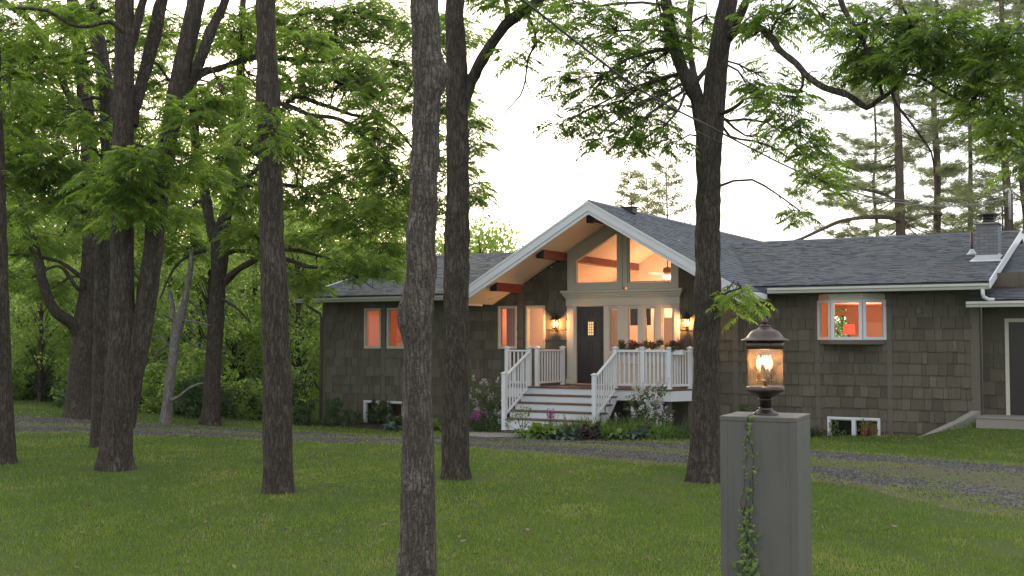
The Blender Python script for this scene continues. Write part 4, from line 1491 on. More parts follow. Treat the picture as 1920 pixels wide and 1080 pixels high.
# ------------------------------------------------------------------ lantern pillar in front
def make_pillar():
    X0, Y0 = 1.732, 7.0
    ang = math.radians(24)
    u = np.array([-math.cos(ang), math.sin(ang)]); w = np.array([math.sin(ang), math.cos(ang)])
    S = .475
    c = np.array([X0, Y0]) + u * S / 2 + w * S / 2
    g = float(gz(c[0], c[1]))
    T = CZ - 148 / FPX * 7.0
    e = thing('lamp_pillar', 'square olive grey wooden pillar with a flat lid and a lit lantern on top', 'pillar', (c[0], c[1], g), -ang)
    h = T - g
    H = S / 2
    mb = MB(); mb.box(-H + .003, H - .003, -H + .003, H - .003, -.2, h - .03); mb.build('shaft', M['pillar'], e)
    mb = MB()
    for sx in (-1, 1):
        mb.box(min(sx * H, sx * (H - .045)), max(sx * H, sx * (H - .045)), H - .008, H, -.2, h - .031)
    for sx in (-1, 1):
        mb.box(min(sx * H, sx * (H - .008)), max(sx * H, sx * (H - .008)), -H, H - .009, -.2, h - .031)
    mb.build('corner_board', M['pillar'], e, bevel=.003)
    mb = MB(); mb.box(-H - .001, H + .001, -H - .001, H + .001, h - .03, h); mb.build('lid', M['pillar'], e, bevel=.004)
    mb = MB()
    for x in (-H + .06, H - .07):
        for z in (h - .09, h - .6, h - 1.1): mb.lathe([(.004, 0), (.004, .0025), (.001, .003)], 8, (0, 0, 0)); k = len(mb.v) - 24; mb.v[k:] = [(x + p[0], -H + .006 - p[2] - .0, z + p[1]) for p in mb.v[k:]]
    mb.build('screw', M['iron'], e)
    # lantern
    l = thing('post_lantern', 'bronze post lantern with seeded glass and three lit candle bulbs on the grey pillar', 'lantern', (c[0], c[1], T))
    one('lathe', [(.082, 0), (.082, .012), (.070, .022), (.064, .035), (.046, .050), (.040, .06), (.044, .072), (.038, .085)], 40).build('base', M['bronze'], l)
    one('lathe', [(.038, .085), (.038, .155), (.046, .16), (.046, .172), (.036, .178)], 40).build('stem', M['bronze'], l)
    one('lathe', [(.036, .178), (.07, .19), (.098, .205), (.116, .211), (.118, .216), (.118, .232), (.112, .236), (.02, .236)], 48).build('gallery', M['bronze'], l)
    gl = one('lathe', [(.1105, .237), (.1105, .475)], 64)
    gl.f = gl.f[:-2]; gl.t = gl.t[:-2]; gl.sm = gl.sm[:-2]
    gl.build('glass', M['seeded'], l)
    mb = MB(); mb.lathe([(.112, .470), (.118, .474), (.118, .505), (.112, .507), (.100, .507), (.100, .472)], 48); mb.build('collar', M['bronze'], l)
    one('lathe', [(.1495, .507), (.152, .511), (.150, .516), (.136, .522), (.118, .535), (.108, .552), (.098, .572), (.083, .590), (.062, .603), (.045, .609), (.040, .612), (.040, .620), (.032, .626)], 56).build('roof', M['bronze'], l)
    one('lathe', [(.032, .626), (.034, .634), (.026, .642), (.014, .646), (.012, .652), (.018, .658), (.020, .665), (.017, .673), (.008, .680)], 32).build('finial', M['bronze'], l)
    mb = MB(); mb.lathe([(.012, .236), (.012, .258), (.05, .262), (.058, .272), (.056, .276), (.012, .270), (.008, .276)], 32); mb.build('candle_dish', M['bronze'], l)
    for k in range(3):
        wv = 2 * math.pi * k / 3 + .55
        cx, cy = .042 * math.cos(wv), .042 * math.sin(wv)
        cd = one('lathe', [(.012, .270), (.012, .345), (.009, .347)], 14, (cx, cy, 0)).build('candle_sleeve', M['bronze'], l)
        one('lathe', [(.008, .347), (.013, .362), (.0165, .378), (.014, .396), (.008, .414), (.003, .428), (.001, .432)], 18, (cx, cy, 0)).build('bulb', M['bulb'], cd)
    za = [-.1, 0, .05, .085, .178, .211, .236, .475, .507, .522, .552, .590, .612, .626, .665, .680]
    zb = [-.1, 0, .03, .045, .105, .150, .180, .420, .467, .480, .500, .530, .548, .558, .585, .616]
    for ch in list(l.children) + [q for c_ in l.children for q in c_.children]:
        for vv in ch.data.vertices: vv.co.z = float(np.interp(vv.co.z, za, zb))
    d = bpy.data.lights.new('lantern_light', 'POINT'); d.energy = 5; d.shadow_soft_size = .03; d.color = (1, .56, .26)
    o = bpy.data.objects.new('lantern_light', d); COL.objects.link(o); o.location = (c[0], c[1], T + .34)
    # creeping vine
    v = thing('creeping_vine', 'thin green vine creeping down the front of the grey lantern pillar', 'vine', (c[0], c[1], g), -ang)
    r = random.Random(4)
    stems = MB(); LV = []; LF = []; LT = []

    def leaf(p, nrm, s, rot, tone):
        nrm = nrm.normalized(); t = nrm.cross(Vector((0, 0, 1)))
        if t.length < .01: t = Vector((1, 0, 0))
        t.normalize(); b = nrm.cross(t)
        dx = t * math.cos(rot) + b * math.sin(rot); dy = nrm.cross(dx)
        b0 = len(LV)
        for (x, y, z) in ((0, -.1, 0), (.36, .0, -.05), (.36, .36, -.12), (.15, .68, -.06), (0, 1.15, -.2), (-.15, .68, -.06), (-.36, .36, -.12), (-.36, .0, -.05), (0, .4, .04)):
            q = p + dx * x * s + dy * y * s + nrm * z * s
            LV.append(tuple(q))
        for i in range(8): LF.append((b0 + 8, b0 + i, b0 + (i + 1) % 8)); LT.append(tone)

    for q in range(8):
        x = -.04 + r.uniform(-.02, .03); z = h + .01 if q < 2 else h - .35 - .17 * (q - 2); pts = []
        if q < 2: pts = [Vector((-.03 + .02 * q, -.06, h + .05)), Vector((-.04, -.16, h + .012)), Vector((x, -H - .008, h + .004))]
        while z > (-.1 if q != 1 else h * .45):
            x += r.uniform(-.020, .020) - .12 * (x + .06) + (-.008 if z < h * .5 else -.002) + (.012 if x < -.13 else 0)
            z -= r.uniform(.03, .06)
            pts.append(Vector((x, -H - r.uniform(.006, .02), z)))
            dens = 2 if z > h * .62 else (4 if z > h * .4 else 6)
            for _ in range(dens):
                if r.random() < .78:
                    out = Vector((r.uniform(-.7, .7), -1, r.uniform(-.1, .8)))
                    sp = .030 if z > h * .6 else (.05 if z > h * .4 else .07)
                    leaf(pts[-1] + Vector((r.uniform(-sp, sp), -r.uniform(.0, .03), r.uniform(-.02, .02))), out, r.uniform(.012, .038) * (1.1 if z < h * .45 else .95), r.uniform(0, 6.28), min(1, max(0, r.gauss(.5, .25))))
        if len(pts) > 1: stems.tube(pts, .0022, 5)
    stems.build('stem', M['bark'], v)
    o = np_obj('leaves', LV, LF, M['leaf_bright'], v, tone=LT)
    return c


PILC = make_pillar()

# ------------------------------------------------------------------ tree machinery
def vnoise(P):
    """value noise, P (n,3) -> (n,) in 0..1"""
    I = np.floor(P).astype(np.int64); f = P - I
    f = f * f * (3 - 2 * f)

    def hsh(x, y, z):
        h = (x * 374761393 + y * 668265263 + z * 2147483647 + 1013) & 0x7fffffff
        h = ((h ^ (h >> 13)) * 1274126177) & 0x7fffffff
        return ((h ^ (h >> 16)) & 0xffff) / 65535.0
    out = 0
    for dx in (0, 1):
        for dy in (0, 1):
            for dz in (0, 1):
                wgt = (f[:, 0] if dx else 1 - f[:, 0]) * (f[:, 1] if dy else 1 - f[:, 1]) * (f[:, 2] if dz else 1 - f[:, 2])
                out = out + wgt * hsh(I[:, 0] + dx, I[:, 1] + dy, I[:, 2] + dz)
    return out


def catmull(P, step):
    P = np.asarray(P, float)
    out = []
    n = len(P)
    for i in range(n - 1):
        p0, p1, p2, p3 = P[max(i - 1, 0)], P[i], P[i + 1], P[min(i + 2, n - 1)]
        k = max(2, int(np.linalg.norm((p2 - p1)[:3]) / step))
        for s in np.arange(k) / k:
            out.append(.5 * ((2 * p1) + (p2 - p0) * s + (2 * p0 - 5 * p1 + 4 * p2 - p3) * s * s + (3 * p1 - p0 - 3 * p2 + p3) * s ** 3))
    out.append(P[-1])
    return np.array(out)


class TM:
    """trunk mesh collector"""

    def __init__(self):
        self.V = []; self.F = []; self.nv = 0

    def limb(self, P, segs=14, step=.15, rough=.05, seed=0, knots=(), lump=.22, flare=None):
        Q = catmull(P, step) if len(P) > 1 else np.array(P)
        C, R = Q[:, :3], Q[:, 3]
        T = np.gradient(C, axis=0); T /= np.linalg.norm(T, axis=1)[:, None] + 1e-9
        ref = np.array([.23, .97, .05])
        S = np.cross(T, ref); S /= np.linalg.norm(S, axis=1)[:, None] + 1e-9
        U = np.cross(S, T)
        w = np.linspace(0, 2 * np.pi, segs, endpoint=False)
        d = S[:, None] * np.cos(w)[None, :, None] + U[:, None] * np.sin(w)[None, :, None]
        base = C[:, None] + d * R[:, None, None]
        pp = base.reshape(-1, 3)
        n1 = vnoise(np.c_[pp[:, 0] * 3 + seed, pp[:, 1] * 3, pp[:, 2] * 1.1]) - .5
        n2 = vnoise(np.c_[pp[:, 0] * 17, pp[:, 1] * 17 + seed, pp[:, 2] * 4]) - .5
        n3 = vnoise(np.c_[pp[:, 0] * 40, pp[:, 1] * 40, pp[:, 2] * 14 + seed]) - .5
        rr = np.repeat(R, segs)
        disp = rr * (n1 * lump) + np.minimum(rr * .3, .03) * (n2 * 1.1 + n3 * .7) * (rough / .05)
        for (kx, ky, kz, kr, ka) in knots:
            disp = disp + ka * np.exp(-((pp[:, 0] - kx) ** 2 + (pp[:, 1] - ky) ** 2 + (pp[:, 2] - kz) ** 2) / kr ** 2)
        if flare is not None:      # buttressed root collar
            hh = np.maximum(0, pp[:, 2] - flare)
            th_ = np.tile(w, len(Q))
            disp = disp + rr * np.exp(-hh / .22) * (.05 + .09 * np.sin(4 * th_ + seed) + .07 * np.sin(7 * th_ + 2 * seed))
        V = pp + d.reshape(-1, 3) * disp[:, None]
        n = len(Q)
        i, j = np.meshgrid(np.arange(n - 1), np.arange(segs), indexing='ij')
        a = (i * segs + j).ravel(); b = (i * segs + (j + 1) % segs).ravel()
        F = np.stack([a, b, b + segs, a + segs], -1) + self.nv
        self.V.append(V); self.F.append(F); self.nv += len(V)
        return Q

    def obj(self, name, mat, parent, org):
        V = np.concatenate(self.V) - np.array(org)[None]
        return np_obj(name, V, np.concatenate(self.F), mat, parent, smooth=True)


def px_limb(pts, Y, ground=False):
    out = []
    for i, p in enumerate(pts):
        px, py, w = p[:3]
        y = Y + (p[3] if len(p) > 3 else 0)
        v = at(px, py, y)
        out.append([v.x, v.y, v.z, w / 2 / FPX * y])
    return out


def compound(P, D, L, rs, pairs=7, droop=.5, wid=.30):
    """pinnate leaves: base points P, directions D, lengths L -> quads"""
    n = len(P)
    D = D / np.linalg.norm(D, axis=1)[:, None]
    up = np.tile([0, 0, 1.0], (n, 1)) + rs.normal(0, .25, (n, 3))
    S = np.cross(D, up); S /= np.linalg.norm(S, axis=1)[:, None] + 1e-9
    Nn = np.cross(S, D)
    ts = np.repeat(np.linspace(.22, .93, pairs), 2)
    sd = np.tile([-1, 1], pairs)
    ts = np.r_[ts, 1.0]; sd = np.r_[sd, 0]
    prof = np.r_[np.repeat(.7 + .5 * np.sin(np.linspace(.25, 2.7, pairs)), 2), .9]
    k = len(ts)
    B = P[:, None] + D[:, None] * (ts[None, :, None] * L[:, None, None]) - np.array([0, 0, 1.0]) * (ts ** 2)[None, :, None] * (droop * L)[:, None, None]
    tang = D[:, None] - np.array([0, 0, 1.0]) * (2 * ts * droop)[None, :, None]
    tang = tang / np.linalg.norm(tang, axis=2)[:, :, None]
    ld = S[:, None] * (sd * .85)[None, :, None] + tang * np.where(sd == 0, 1, .55)[None, :, None] - np.array([0, 0, .28]) + rs.normal(0, .13, (n, k, 3))
    ld /= np.linalg.norm(ld, axis=2)[:, :, None]
    ll = (L[:, None] * .33 * prof[None]) * rs.uniform(.85, 1.15, (n, k))
    wd = np.cross(ld, Nn[:, None]); wd /= np.linalg.norm(wd, axis=2)[:, :, None] + 1e-9
    wd = wd + Nn[:, None] * rs.normal(0, .35, (n, k, 1))
    hw_ = (ll * wid * .5)[:, :, None]
    V = np.stack([B, B + ld * ll[:, :, None] * .45 + wd * hw_, B + ld * ll[:, :, None], B + ld * ll[:, :, None] * .45 - wd * hw_], 2)
    V = V.reshape(-1, 3)
    F = np.arange(n * k * 4).reshape(-1, 4)
    # rachis
    t = np.array([0, .5, 1.0])
    C = P[:, None] + D[:, None] * (t[None, :, None] * L[:, None, None]) - np.array([0, 0, 1.0]) * (t ** 2)[None, :, None] * (droop * L)[:, None, None]
    wv = S[:, None] * .0025
    RV = np.stack([C - wv, C + wv], 2).reshape(n, 6, 3)
    rf = np.array([[0, 1, 3, 2], [2, 3, 5, 4]])
    RF = (rf[None] + 6 * np.arange(n)[:, None, None]).reshape(-1, 4) + len(V)
    return np.concatenate([V, RV.reshape(-1, 3)]), np.concatenate([F, RF]), k


def make_tree(name, label, Y, limbs, blobs, bark='bark', leaf='leaf', L=.30, seed=1, group=None, dr=1.4, per=6, segs=14, cat='tree', knots=(), tone0=.5, roots=True, step=.15, pairs=7, overhead=0, fm=1.0):
    rs = np.random.RandomState(seed)
    first = limbs[0]
    if first[0][1] > 1080:
        bpos = at(first[0][0], first[0][1], Y); base = Vector((bpos.x, Y, float(gz(bpos.x, Y))))
    else:
        base = ground_at(first[0][0], first[0][1]); Y = base.y
    org = tuple(base)
    e = thing(name, label, cat, base, 0, group)
    tm = TM(); sk = []
    kn = []
    for (kx, ky, kr, ka, dz) in knots:
        v = at(kx, ky, Y + dz); kn.append((v.x, v.y, v.z, kr, ka))
    for li, lb in enumerate(limbs):
        P = px_limb(lb, Y)
        if li == 0:
            r0 = P[0][3]
            P[0][2] = base.z - .12
            P.insert(1, [P[0][0] * .94 + P[1][0] * .06, P[0][1], base.z + .13, r0 * .97])
            P[0][3] = r0 * 1.12
            TREE_BASES.append((P[0][0], P[0][1], r0 * 1.12))
        if lb[-1][1] <= 5 and lb[-1][2] >= 8:           # carries on above the picture
            a, b = np.array(P[-2]), np.array(P[-1])
            d = b[:3] - a[:3]; d /= np.linalg.norm(d)
            for q, f in ((1.0, .85), (2.2, .62), (3.6, .3)):
                P.append([*(b[:3] + d * q + rs.normal(0, .12, 3) * q), b[3] * f])
        sg = segs if li == 0 or lb[0][2] > 18 else 9
        Q = tm.limb(P, sg, step if lb[0][2] > 12 else .2, seed=seed * 3.7 + li, knots=kn, lump=.12 if li == 0 else .2, flare=base.z if li == 0 else None)
        sk.append(Q[int(len(Q) * (.35 if li == 0 else .1)):])
    SK = np.concatenate(sk)
    tm.obj('trunk', M[bark], e, org)
    if overhead:
        tops = [q for q in sk if q[-1][2] > at(960, 0, Y).z]
        blobs = list(blobs)
        for q in tops:
            blobs.append(('w', q[-1][:3] + np.array([0, 0, .3]), 1.6, .9, int(overhead)))
    PP, DD, TT = [], [], []
    br = TM()
    for bl in blobs:
        if bl[0] == 'w':
            c = np.array(bl[1]); rx, rz, n = bl[2], bl[3], bl[4]; ry = rx
        else:
            cx, cy, rxp, ryp, n = bl[:5]
            dz = bl[5] if len(bl) > 5 else rs.uniform(-dr, dr)
            c = np.array(at(cx, cy, Y + dz)); s = (Y + dz) / FPX
            rx, rz = rxp * s, ryp * s; ry = max(.5, min(rx, 1.3))
        n = int(round(n * fm))
        if n < 1: continue
        d = rs.normal(0, 1, (n, 3)); d /= np.linalg.norm(d, axis=1)[:, None]
        tips = c + d * (rs.uniform(.15, 1, (n, 1)) ** .5) * np.array([rx, ry, rz])
        k = np.argmin(np.sum((SK[:, :3] - (c - np.array([0, 0, -.2]))) ** 2, axis=1) + .6 * np.maximum(0, SK[:, 2] - c[2] - .4) ** 2)
        st = SK[k]
        mid = st[:3] * .5 + c * .5 + np.array([0, 0, .12]) + rs.normal(0, .1, 3)
        r1 = min(st[3] * .6, .008 + .0045 * math.sqrt(n) + .0025 * np.linalg.norm(c - st[:3]))
        path = np.array([[*st[:3], r1], [*(st[:3] * .75 + mid * .25 + rs.normal(0, .05, 3)), r1 * .9], [*mid, r1 * .75], [*c, r1 * .45]])
        Q = br.limb(path, 6, .25, seed=seed)
        for t in tips:
            kk = np.argmin(np.sum((Q[len(Q) // 4:, :3] - t) ** 2, axis=1)) + len(Q) // 4
            a = Q[max(0, kk - 1)]
            m = a[:3] * .45 + t * .55 + rs.normal(0, .05, 3) + np.array([0, 0, .04])
            br.limb([[*a[:3], min(a[3], .009)], [*m, .006], [*t, .003]], 4, .3, seed=seed)
            out = t - c; out[2] *= .3
            az0 = math.atan2(out[1], out[0])
            m_ = per + rs.randint(-1, 2)
            az = az0 + rs.uniform(-2.4, 2.4, m_)
            el = rs.uniform(-.25, .55, m_)
            D = np.stack([np.cos(az) * np.cos(el), np.sin(az) * np.cos(el), np.sin(el)], -1)
            PP.append(t + rs.normal(0, .05, (m_, 3))); DD.append(D)
            TT.append(np.full(m_, tone0 + (bl[6] if len(bl) > 6 else 0) + rs.normal(0, .1)) + rs.normal(0, .12, m_))
    if PP:
        P = np.concatenate(PP); D = np.concatenate(DD); T = np.concatenate(TT)
        V, F, k = compound(P, D, L * rs.uniform(.6, 1.3, len(P)), rs, pairs=pairs)
        tone = np.r_[np.repeat(T, k) + rs.normal(0, .05, len(T) * k), np.repeat(T, 2)]
        BV, BF = np.concatenate(br.V), np.concatenate(br.F)
        mi = np.r_[np.zeros(len(F)), np.ones(len(BF))]
        np_obj('crown', np.concatenate([V, BV]) - np.array(org)[None], np.concatenate([F, BF + len(V)]), [M[leaf], M[bark]], e, tone=np.r_[np.clip(tone, 0, 1), np.full(len(BF), .5)], mi=mi)
    return e


# ---- the walnut trees of the lawn
WG = None
make_tree('walnut_tree', 'nearest tree trunk with scaly lichen grey bark and a swollen knot', 9.6,
          [[(783, 1116, 72), (783, 1000, 67), (783, 850, 60), (782, 760, 56), (783, 650, 54), (786, 560, 56), (790, 450, 56), (796, 300, 54), (800, 200, 53), (799, 100, 51), (795, 0, 48)]],
          [], bark='bark_near', seed=2, segs=44, step=.07, knots=[(762, 590, .15, .055, -.05), (830, 142, .12, .10, 0), (826, 292, .07, .03, -.05), (776, 18, .1, .03, -.1)], overhead=4)
make_tree('walnut_tree', 'straight trunk right behind the nearest tree, forking to the right high up', 17.7,
          [[(855, 897, 57), (854, 800, 50), (855, 600, 46), (857, 450, 45), (858, 300, 43), (857, 180, 41), (855, 80, 38), (853, 0, 36)],
           [(866, 200, 26), (884, 152, 22), (905, 112, 22, -.2), (930, 70, 20, -.4), (958, 38, 20, -.6), (1000, 8, 17, -.8), (1040, -30, 14, -1)],
           [(948, 50, 12, -.5), (952, 20, 10, -.5), (945, -10, 8, -.5)],
           [(985, 25, 7, -.7), (1000, 50, 6, -.9), (1004, 80, 5, -.9), (990, 110, 4, -.9), (985, 150, 3.4, -.9), (975, 180, 3, -.9), (952, 205, 2.2, -.9), (932, 245, 1.4, -.9)],
           [(985, 150, 2.4, -.9), (1000, 190, 1.8, -.9), (1008, 205, 1.2, -.9)]],
          [(960, 5, 50, 18, 8, -.6), (1010, 20, 40, 22, 6, -.8), (980, 95, 30, 14, 2, -.7), (965, 112, 22, 12, 2, -.7), (1030, 55, 25, 20, 3, -1), (905, 8, 25, 12, 3)], seed=3, segs=28, step=.1, overhead=4)
make_tree('walnut_tree', 'dark forked tree by the lantern pillar with a long crooked limb over the house', 17.3,
          [[(1319, 903, 63), (1322, 820, 55), (1324, 700, 50), (1326, 560, 48), (1328, 430, 48), (1328, 330, 46), (1329, 260, 50), (1338, 190, 43), (1346, 110, 41), (1358, 40, 38), (1366, 0, 34)],
           [(1322, 250, 34), (1308, 195, 25), (1288, 150, 24, -.2), (1270, 100, 23, -.3), (1255, 50, 22, -.4), (1249, 0, 20, -.5)],
           [(1312, 180, 14), (1299, 130, 13, .8), (1292, 70, 13, 1.2), (1296, 0, 12, 1.5)],
           [(1362, 62, 26), (1380, 40, 20, -.2), (1396, 10, 17, -.4), (1406, -20, 14, -.5)],
           [(1362, 75, 20), (1391, 50, 13, -.4), (1424, 52, 13, -.8), (1448, 74, 13, -1.1), (1464, 96, 12, -1.3), (1491, 117, 12, -1.5), (1513, 142, 12, -1.7), (1545, 164, 12, -1.9), (1590, 178, 11, -2.1),
            (1625, 202, 10, -2.2), (1645, 188, 9, -2.3), (1667, 175, 9, -2.4), (1690, 150, 8, -2.5), (1700, 100, 7, -2.6), (1709, 55, 6, -2.7), (1690, 5, 5, -2.8)],
           [(1655, 180, 7, -2.3), (1640, 130, 8, -2.4), (1615, 70, 9, -2.3), (1590, 30, 10, -2.1), (1575, -5, 10, -2)],
           [(1672, 172, 6, -2.4), (1680, 195, 5, -2.5), (1692, 210, 5, -2.6), (1725, 254, 4.5, -2.8), (1746, 285, 4, -2.9), (1752, 320, 3, -3), (1756, 350, 2, -3)],
           [(1695, 140, 6, -2.5), (1721, 142, 6, -2.8), (1762, 168, 5, -3.1), (1817, 196, 5, -3.4), (1862, 215, 4, -3.7), (1925, 240, 3, -4)],
           [(1345, 215, 9), (1372, 205, 7, -.5), (1392, 190, 6, -.8)],
           [(1302, 158, 9, -.1), (1320, 135, 9, .3), (1345, 110, 8, .6)],
           [(1345, 560, 5, -.1), (1365, 548, 4, -.5), (1390, 540, 3, -.7)]],
          [(1130, 60, 105, 65, 24), (1210, 125, 85, 65, 20), (1105, 165, 65, 50, 13), (1060, 228, 42, 22, 4, -.6), (1165, 262, 55, 22, 7, -.4), (1228, 255, 48, 28, 7, -.4), (1090, 15, 90, 45, 11), (1250, 55, 55, 55, 10),
           (1150, 205, 60, 25, 8), (1220, 195, 50, 30, 8), (1265, 270, 20, 18, 2, -.3), (1120, 255, 25, 20, 3),
           (1310, 50, 35, 55, 7, 1), (1430, 30, 55, 40, 10), (1440, 150, 45, 45, 8), (1415, 185, 30, 30, 5), (1480, 200, 50, 45, 10), (1515, 270, 45, 42, 9), (1540, 340, 45, 35, 8), (1500, 395, 28, 16, 3), (1450, 255, 35, 30, 4), (1530, 310, 40, 30, 4),
           (1555, 50, 70, 45, 11), (1655, 55, 85, 55, 22, -2.4), (1720, 115, 85, 50, 22, -2.8), (1640, 125, 55, 35, 11, -2.3), (1800, 75, 85, 60, 22, -3.2), (1850, 140, 75, 45, 16, -3.5), (1885, 225, 55, 45, 11, -3.8),
           (1840, 190, 55, 28, 7, -3.3), (1905, 300, 20, 20, 3, -3.8), (1900, 60, 60, 55, 10, -3.6), (1590, 120, 40, 25, 5, -2), (1480, 15, 60, 30, 8),
           (1388, 572, 32, 26, 5, -.7, .75), (1362, 548, 16, 14, 2, -.4, .7)], seed=4, fm=1.6, segs=32, step=.1, tone0=.33, L=.27, overhead=6)
make_tree('walnut_tree', 'straight ridged trunk standing alone in the lawn left of the house corner', 16.2,
          [[(522, 922, 58), (521, 840, 53), (519, 700, 51), (515, 560, 48), (510, 420, 45), (505, 280, 42), (501, 150, 40), (499, 60, 38), (498, 0, 37)]],
          [(512, 215, 48, 24, 6, -.5), (515, 262, 35, 22, 4, -.5), (480, 240, 30, 22, 3, .6), (545, 215, 30, 30, 3, .6)], seed=5, segs=32, step=.1, overhead=4, tone0=.55)
make_tree('walnut_tree', 'twin stemmed tree in the lawn whose right stem leans outward', 19.0,
          [[(216, 881, 64), (219, 820, 56), (224, 740, 56), (227, 660, 50), (228, 560, 44), (229, 450, 42), (230, 340, 41), (231, 250, 38), (233, 150, 36), (234, 50, 36), (234, 0, 34)],
           [(236, 800, 34, .2), (246, 720, 40, .1), (258, 650, 42, .1), (272, 580, 38, .1), (283, 500, 37), (294, 400, 34), (306, 310, 33), (326, 210, 34), (342, 125, 34), (358, 50, 34), (368, 0, 33)],
           [(245, 235, 26, .2), (258, 180, 24, .3), (276, 115, 24, .5), (292, 55, 26, .6), (303, 0, 24, .7)],
           [(240, 110, 18), (252, 60, 20), (262, 25, 18), (272, -10, 16)],
           [(335, 185, 22, .1), (358, 150, 20, .1), (378, 105, 20), (396, 55, 18), (422, 0, 16)],
           [(357, 158, 14, .2), (378, 140, 12, .6), (420, 125, 12, 1), (480, 107, 11, 1.4), (540, 110, 9, 1.8), (600, 116, 7, 2.1), (640, 108, 4, 2.3)],
           [(232, 60, 10, -.3), (205, 40, 8, -.5), (165, 50, 7, -.8), (130, 45, 7, -1), (90, 20, 6, -1.2), (30, 15, 5, -1.5)]],
          [(250, 300, 55, 40, 12, -.9), (200, 350, 50, 35, 9, -.8), (255, 375, 60, 40, 12, -.7), (170, 240, 40, 45, 8), (330, 170, 40, 40, 6, 1), (330, 290, 40, 35, 8, -.6), (300, 350, 40, 25, 6), (420, 170, 50, 35, 8), (370, 215, 60, 35, 12, -.8),
           (430, 60, 60, 45, 10, 1), (300, 60, 40, 40, 5, 1.2), (180, 30, 60, 30, 9), (470, 150, 50, 30, 8, 1), (570, 90, 55, 35, 9, 1.5), (200, 420, 50, 20, 6, .5)], seed=6, fm=2.3, segs=30, step=.1, overhead=3, tone0=.58)
make_tree('walnut_tree', 'dark trunk standing directly behind the twin stemmed tree', 22.9,
          [[(188, 838, 40), (189, 760, 34), (192, 640, 34), (194, 520, 33), (200, 400, 33), (204, 320, 32), (202, 220, 28), (196, 130, 22), (186, 60, 18), (176, 0, 14)],
           [(203, 330, 18), (236, 240, 16), (250, 190, 14, .5), (262, 150, 10, 1)],
           [(206, 260, 14), (196, 190, 14, .6), (182, 110, 14, 1), (170, 40, 12, 1.2), (165, 0, 11, 1.4)]],
          [(150, 330, 60, 40, 14), (90, 300, 60, 50, 16), (120, 210, 50, 45, 12), (40, 210, 45, 70, 16), (60, 110, 60, 50, 16), (120, 30, 60, 30, 10), (30, 30, 45, 35, 9), (20, 320, 40, 40, 10), (160, 130, 30, 40, 5), (100, 370, 60, 25, 10),
           (40, 400, 50, 25, 9), (150, 400, 50, 25, 8), (330, 400, 45, 25, 8), (380, 330, 45, 35, 10)], seed=7, fm=2.9, segs=22, tone0=.6, overhead=3)
make_tree('walnut_tree', 'broad based old tree beyond the drive with a low limb curving left', 31.4,
          [[(150, 783, 58), (152, 720, 48), (155, 650, 42), (160, 600, 40), (168, 540, 36), (172, 460, 34), (172, 380, 32), (168, 300, 30), (160, 200, 27), (150, 100, 25), (136, 0, 22)],
           [(152, 640, 26), (134, 606, 22, -.3), (106, 586, 20, -.6), (88, 555, 18, -.8), (76, 510, 18, -1), (66, 470, 17, -1), (52, 420, 16, -1), (40, 370, 14, -1), (22, 300, 14, -1), (5, 200, 12, -1), (-15, 120, 10, -1)],
           [(152, 200, 16), (134, 188, 14, -.3), (112, 140, 14, -.6), (88, 82, 13, -.9), (55, 38, 12, -1.2), (5, 0, 11, -1.4)],
           [(168, 530, 9, -.4), (140, 510, 8, -.6), (110, 490, 7, -.8), (60, 480, 6, -1), (15, 478, 4, -1)],
           [(170, 520, 9, .2), (150, 545, 7, -.5), (120, 505, 7, -.8), (100, 500, 5, -1), (60, 520, 4, -1)],
           [(178, 470, 10), (205, 480, 8, -.2), (240, 500, 6, -.4), (290, 560, 4, -.6)],
           [(42, 378, 8, -1), (70, 325, 7, -1.2), (120, 322, 6, -1.4), (160, 345, 5, -1.5)],
           [(46, 425, 7, -1), (20, 400, 6, -1), (-20, 385, 5, -1)]],
          [(60, 450, 70, 30, 14), (30, 520, 45, 35, 9), (110, 455, 50, 25, 9), (100, 540, 40, 30, 6), (20, 270, 40, 60, 12), (80, 230, 60, 60, 16), (60, 150, 60, 55, 14), (110, 80, 60, 45, 12), (15, 90, 30, 50, 8), (190, 30, 60, 40, 10),
           (240, 90, 50, 50, 10), (230, 170, 60, 50, 14), (290, 440, 45, 30, 8), (260, 510, 40, 30, 6), (30, 350, 50, 40, 10), (320, 130, 40, 60, 8), (200, 250, 60, 40, 10), (290, 250, 45, 40, 6), (330, 60, 50, 50, 7), (420, 60, 50, 50, 7), (260, 40, 40, 40, 5), (400, 240, 45, 45, 6), (20, 180, 35, 40, 5)], seed=8, fm=3.1, segs=20, L=.36, dr=2, tone0=.6, overhead=3)
make_tree('walnut_tree', 'slim trunk cut off by the left edge of the picture', 20.0,
          [[(6, 869, 46), (4, 800, 42), (1, 700, 40), (-2, 600, 38), (-5, 480, 36), (-8, 350, 34), (-12, 200, 32), (-18, 60, 30), (-20, 0, 28)]],
          [(20, 170, 40, 50, 8), (30, 60, 40, 40, 7), (-30, 250, 50, 60, 6), (15, 350, 25, 25, 3)], seed=9, fm=1.6, segs=24, overhead=4)
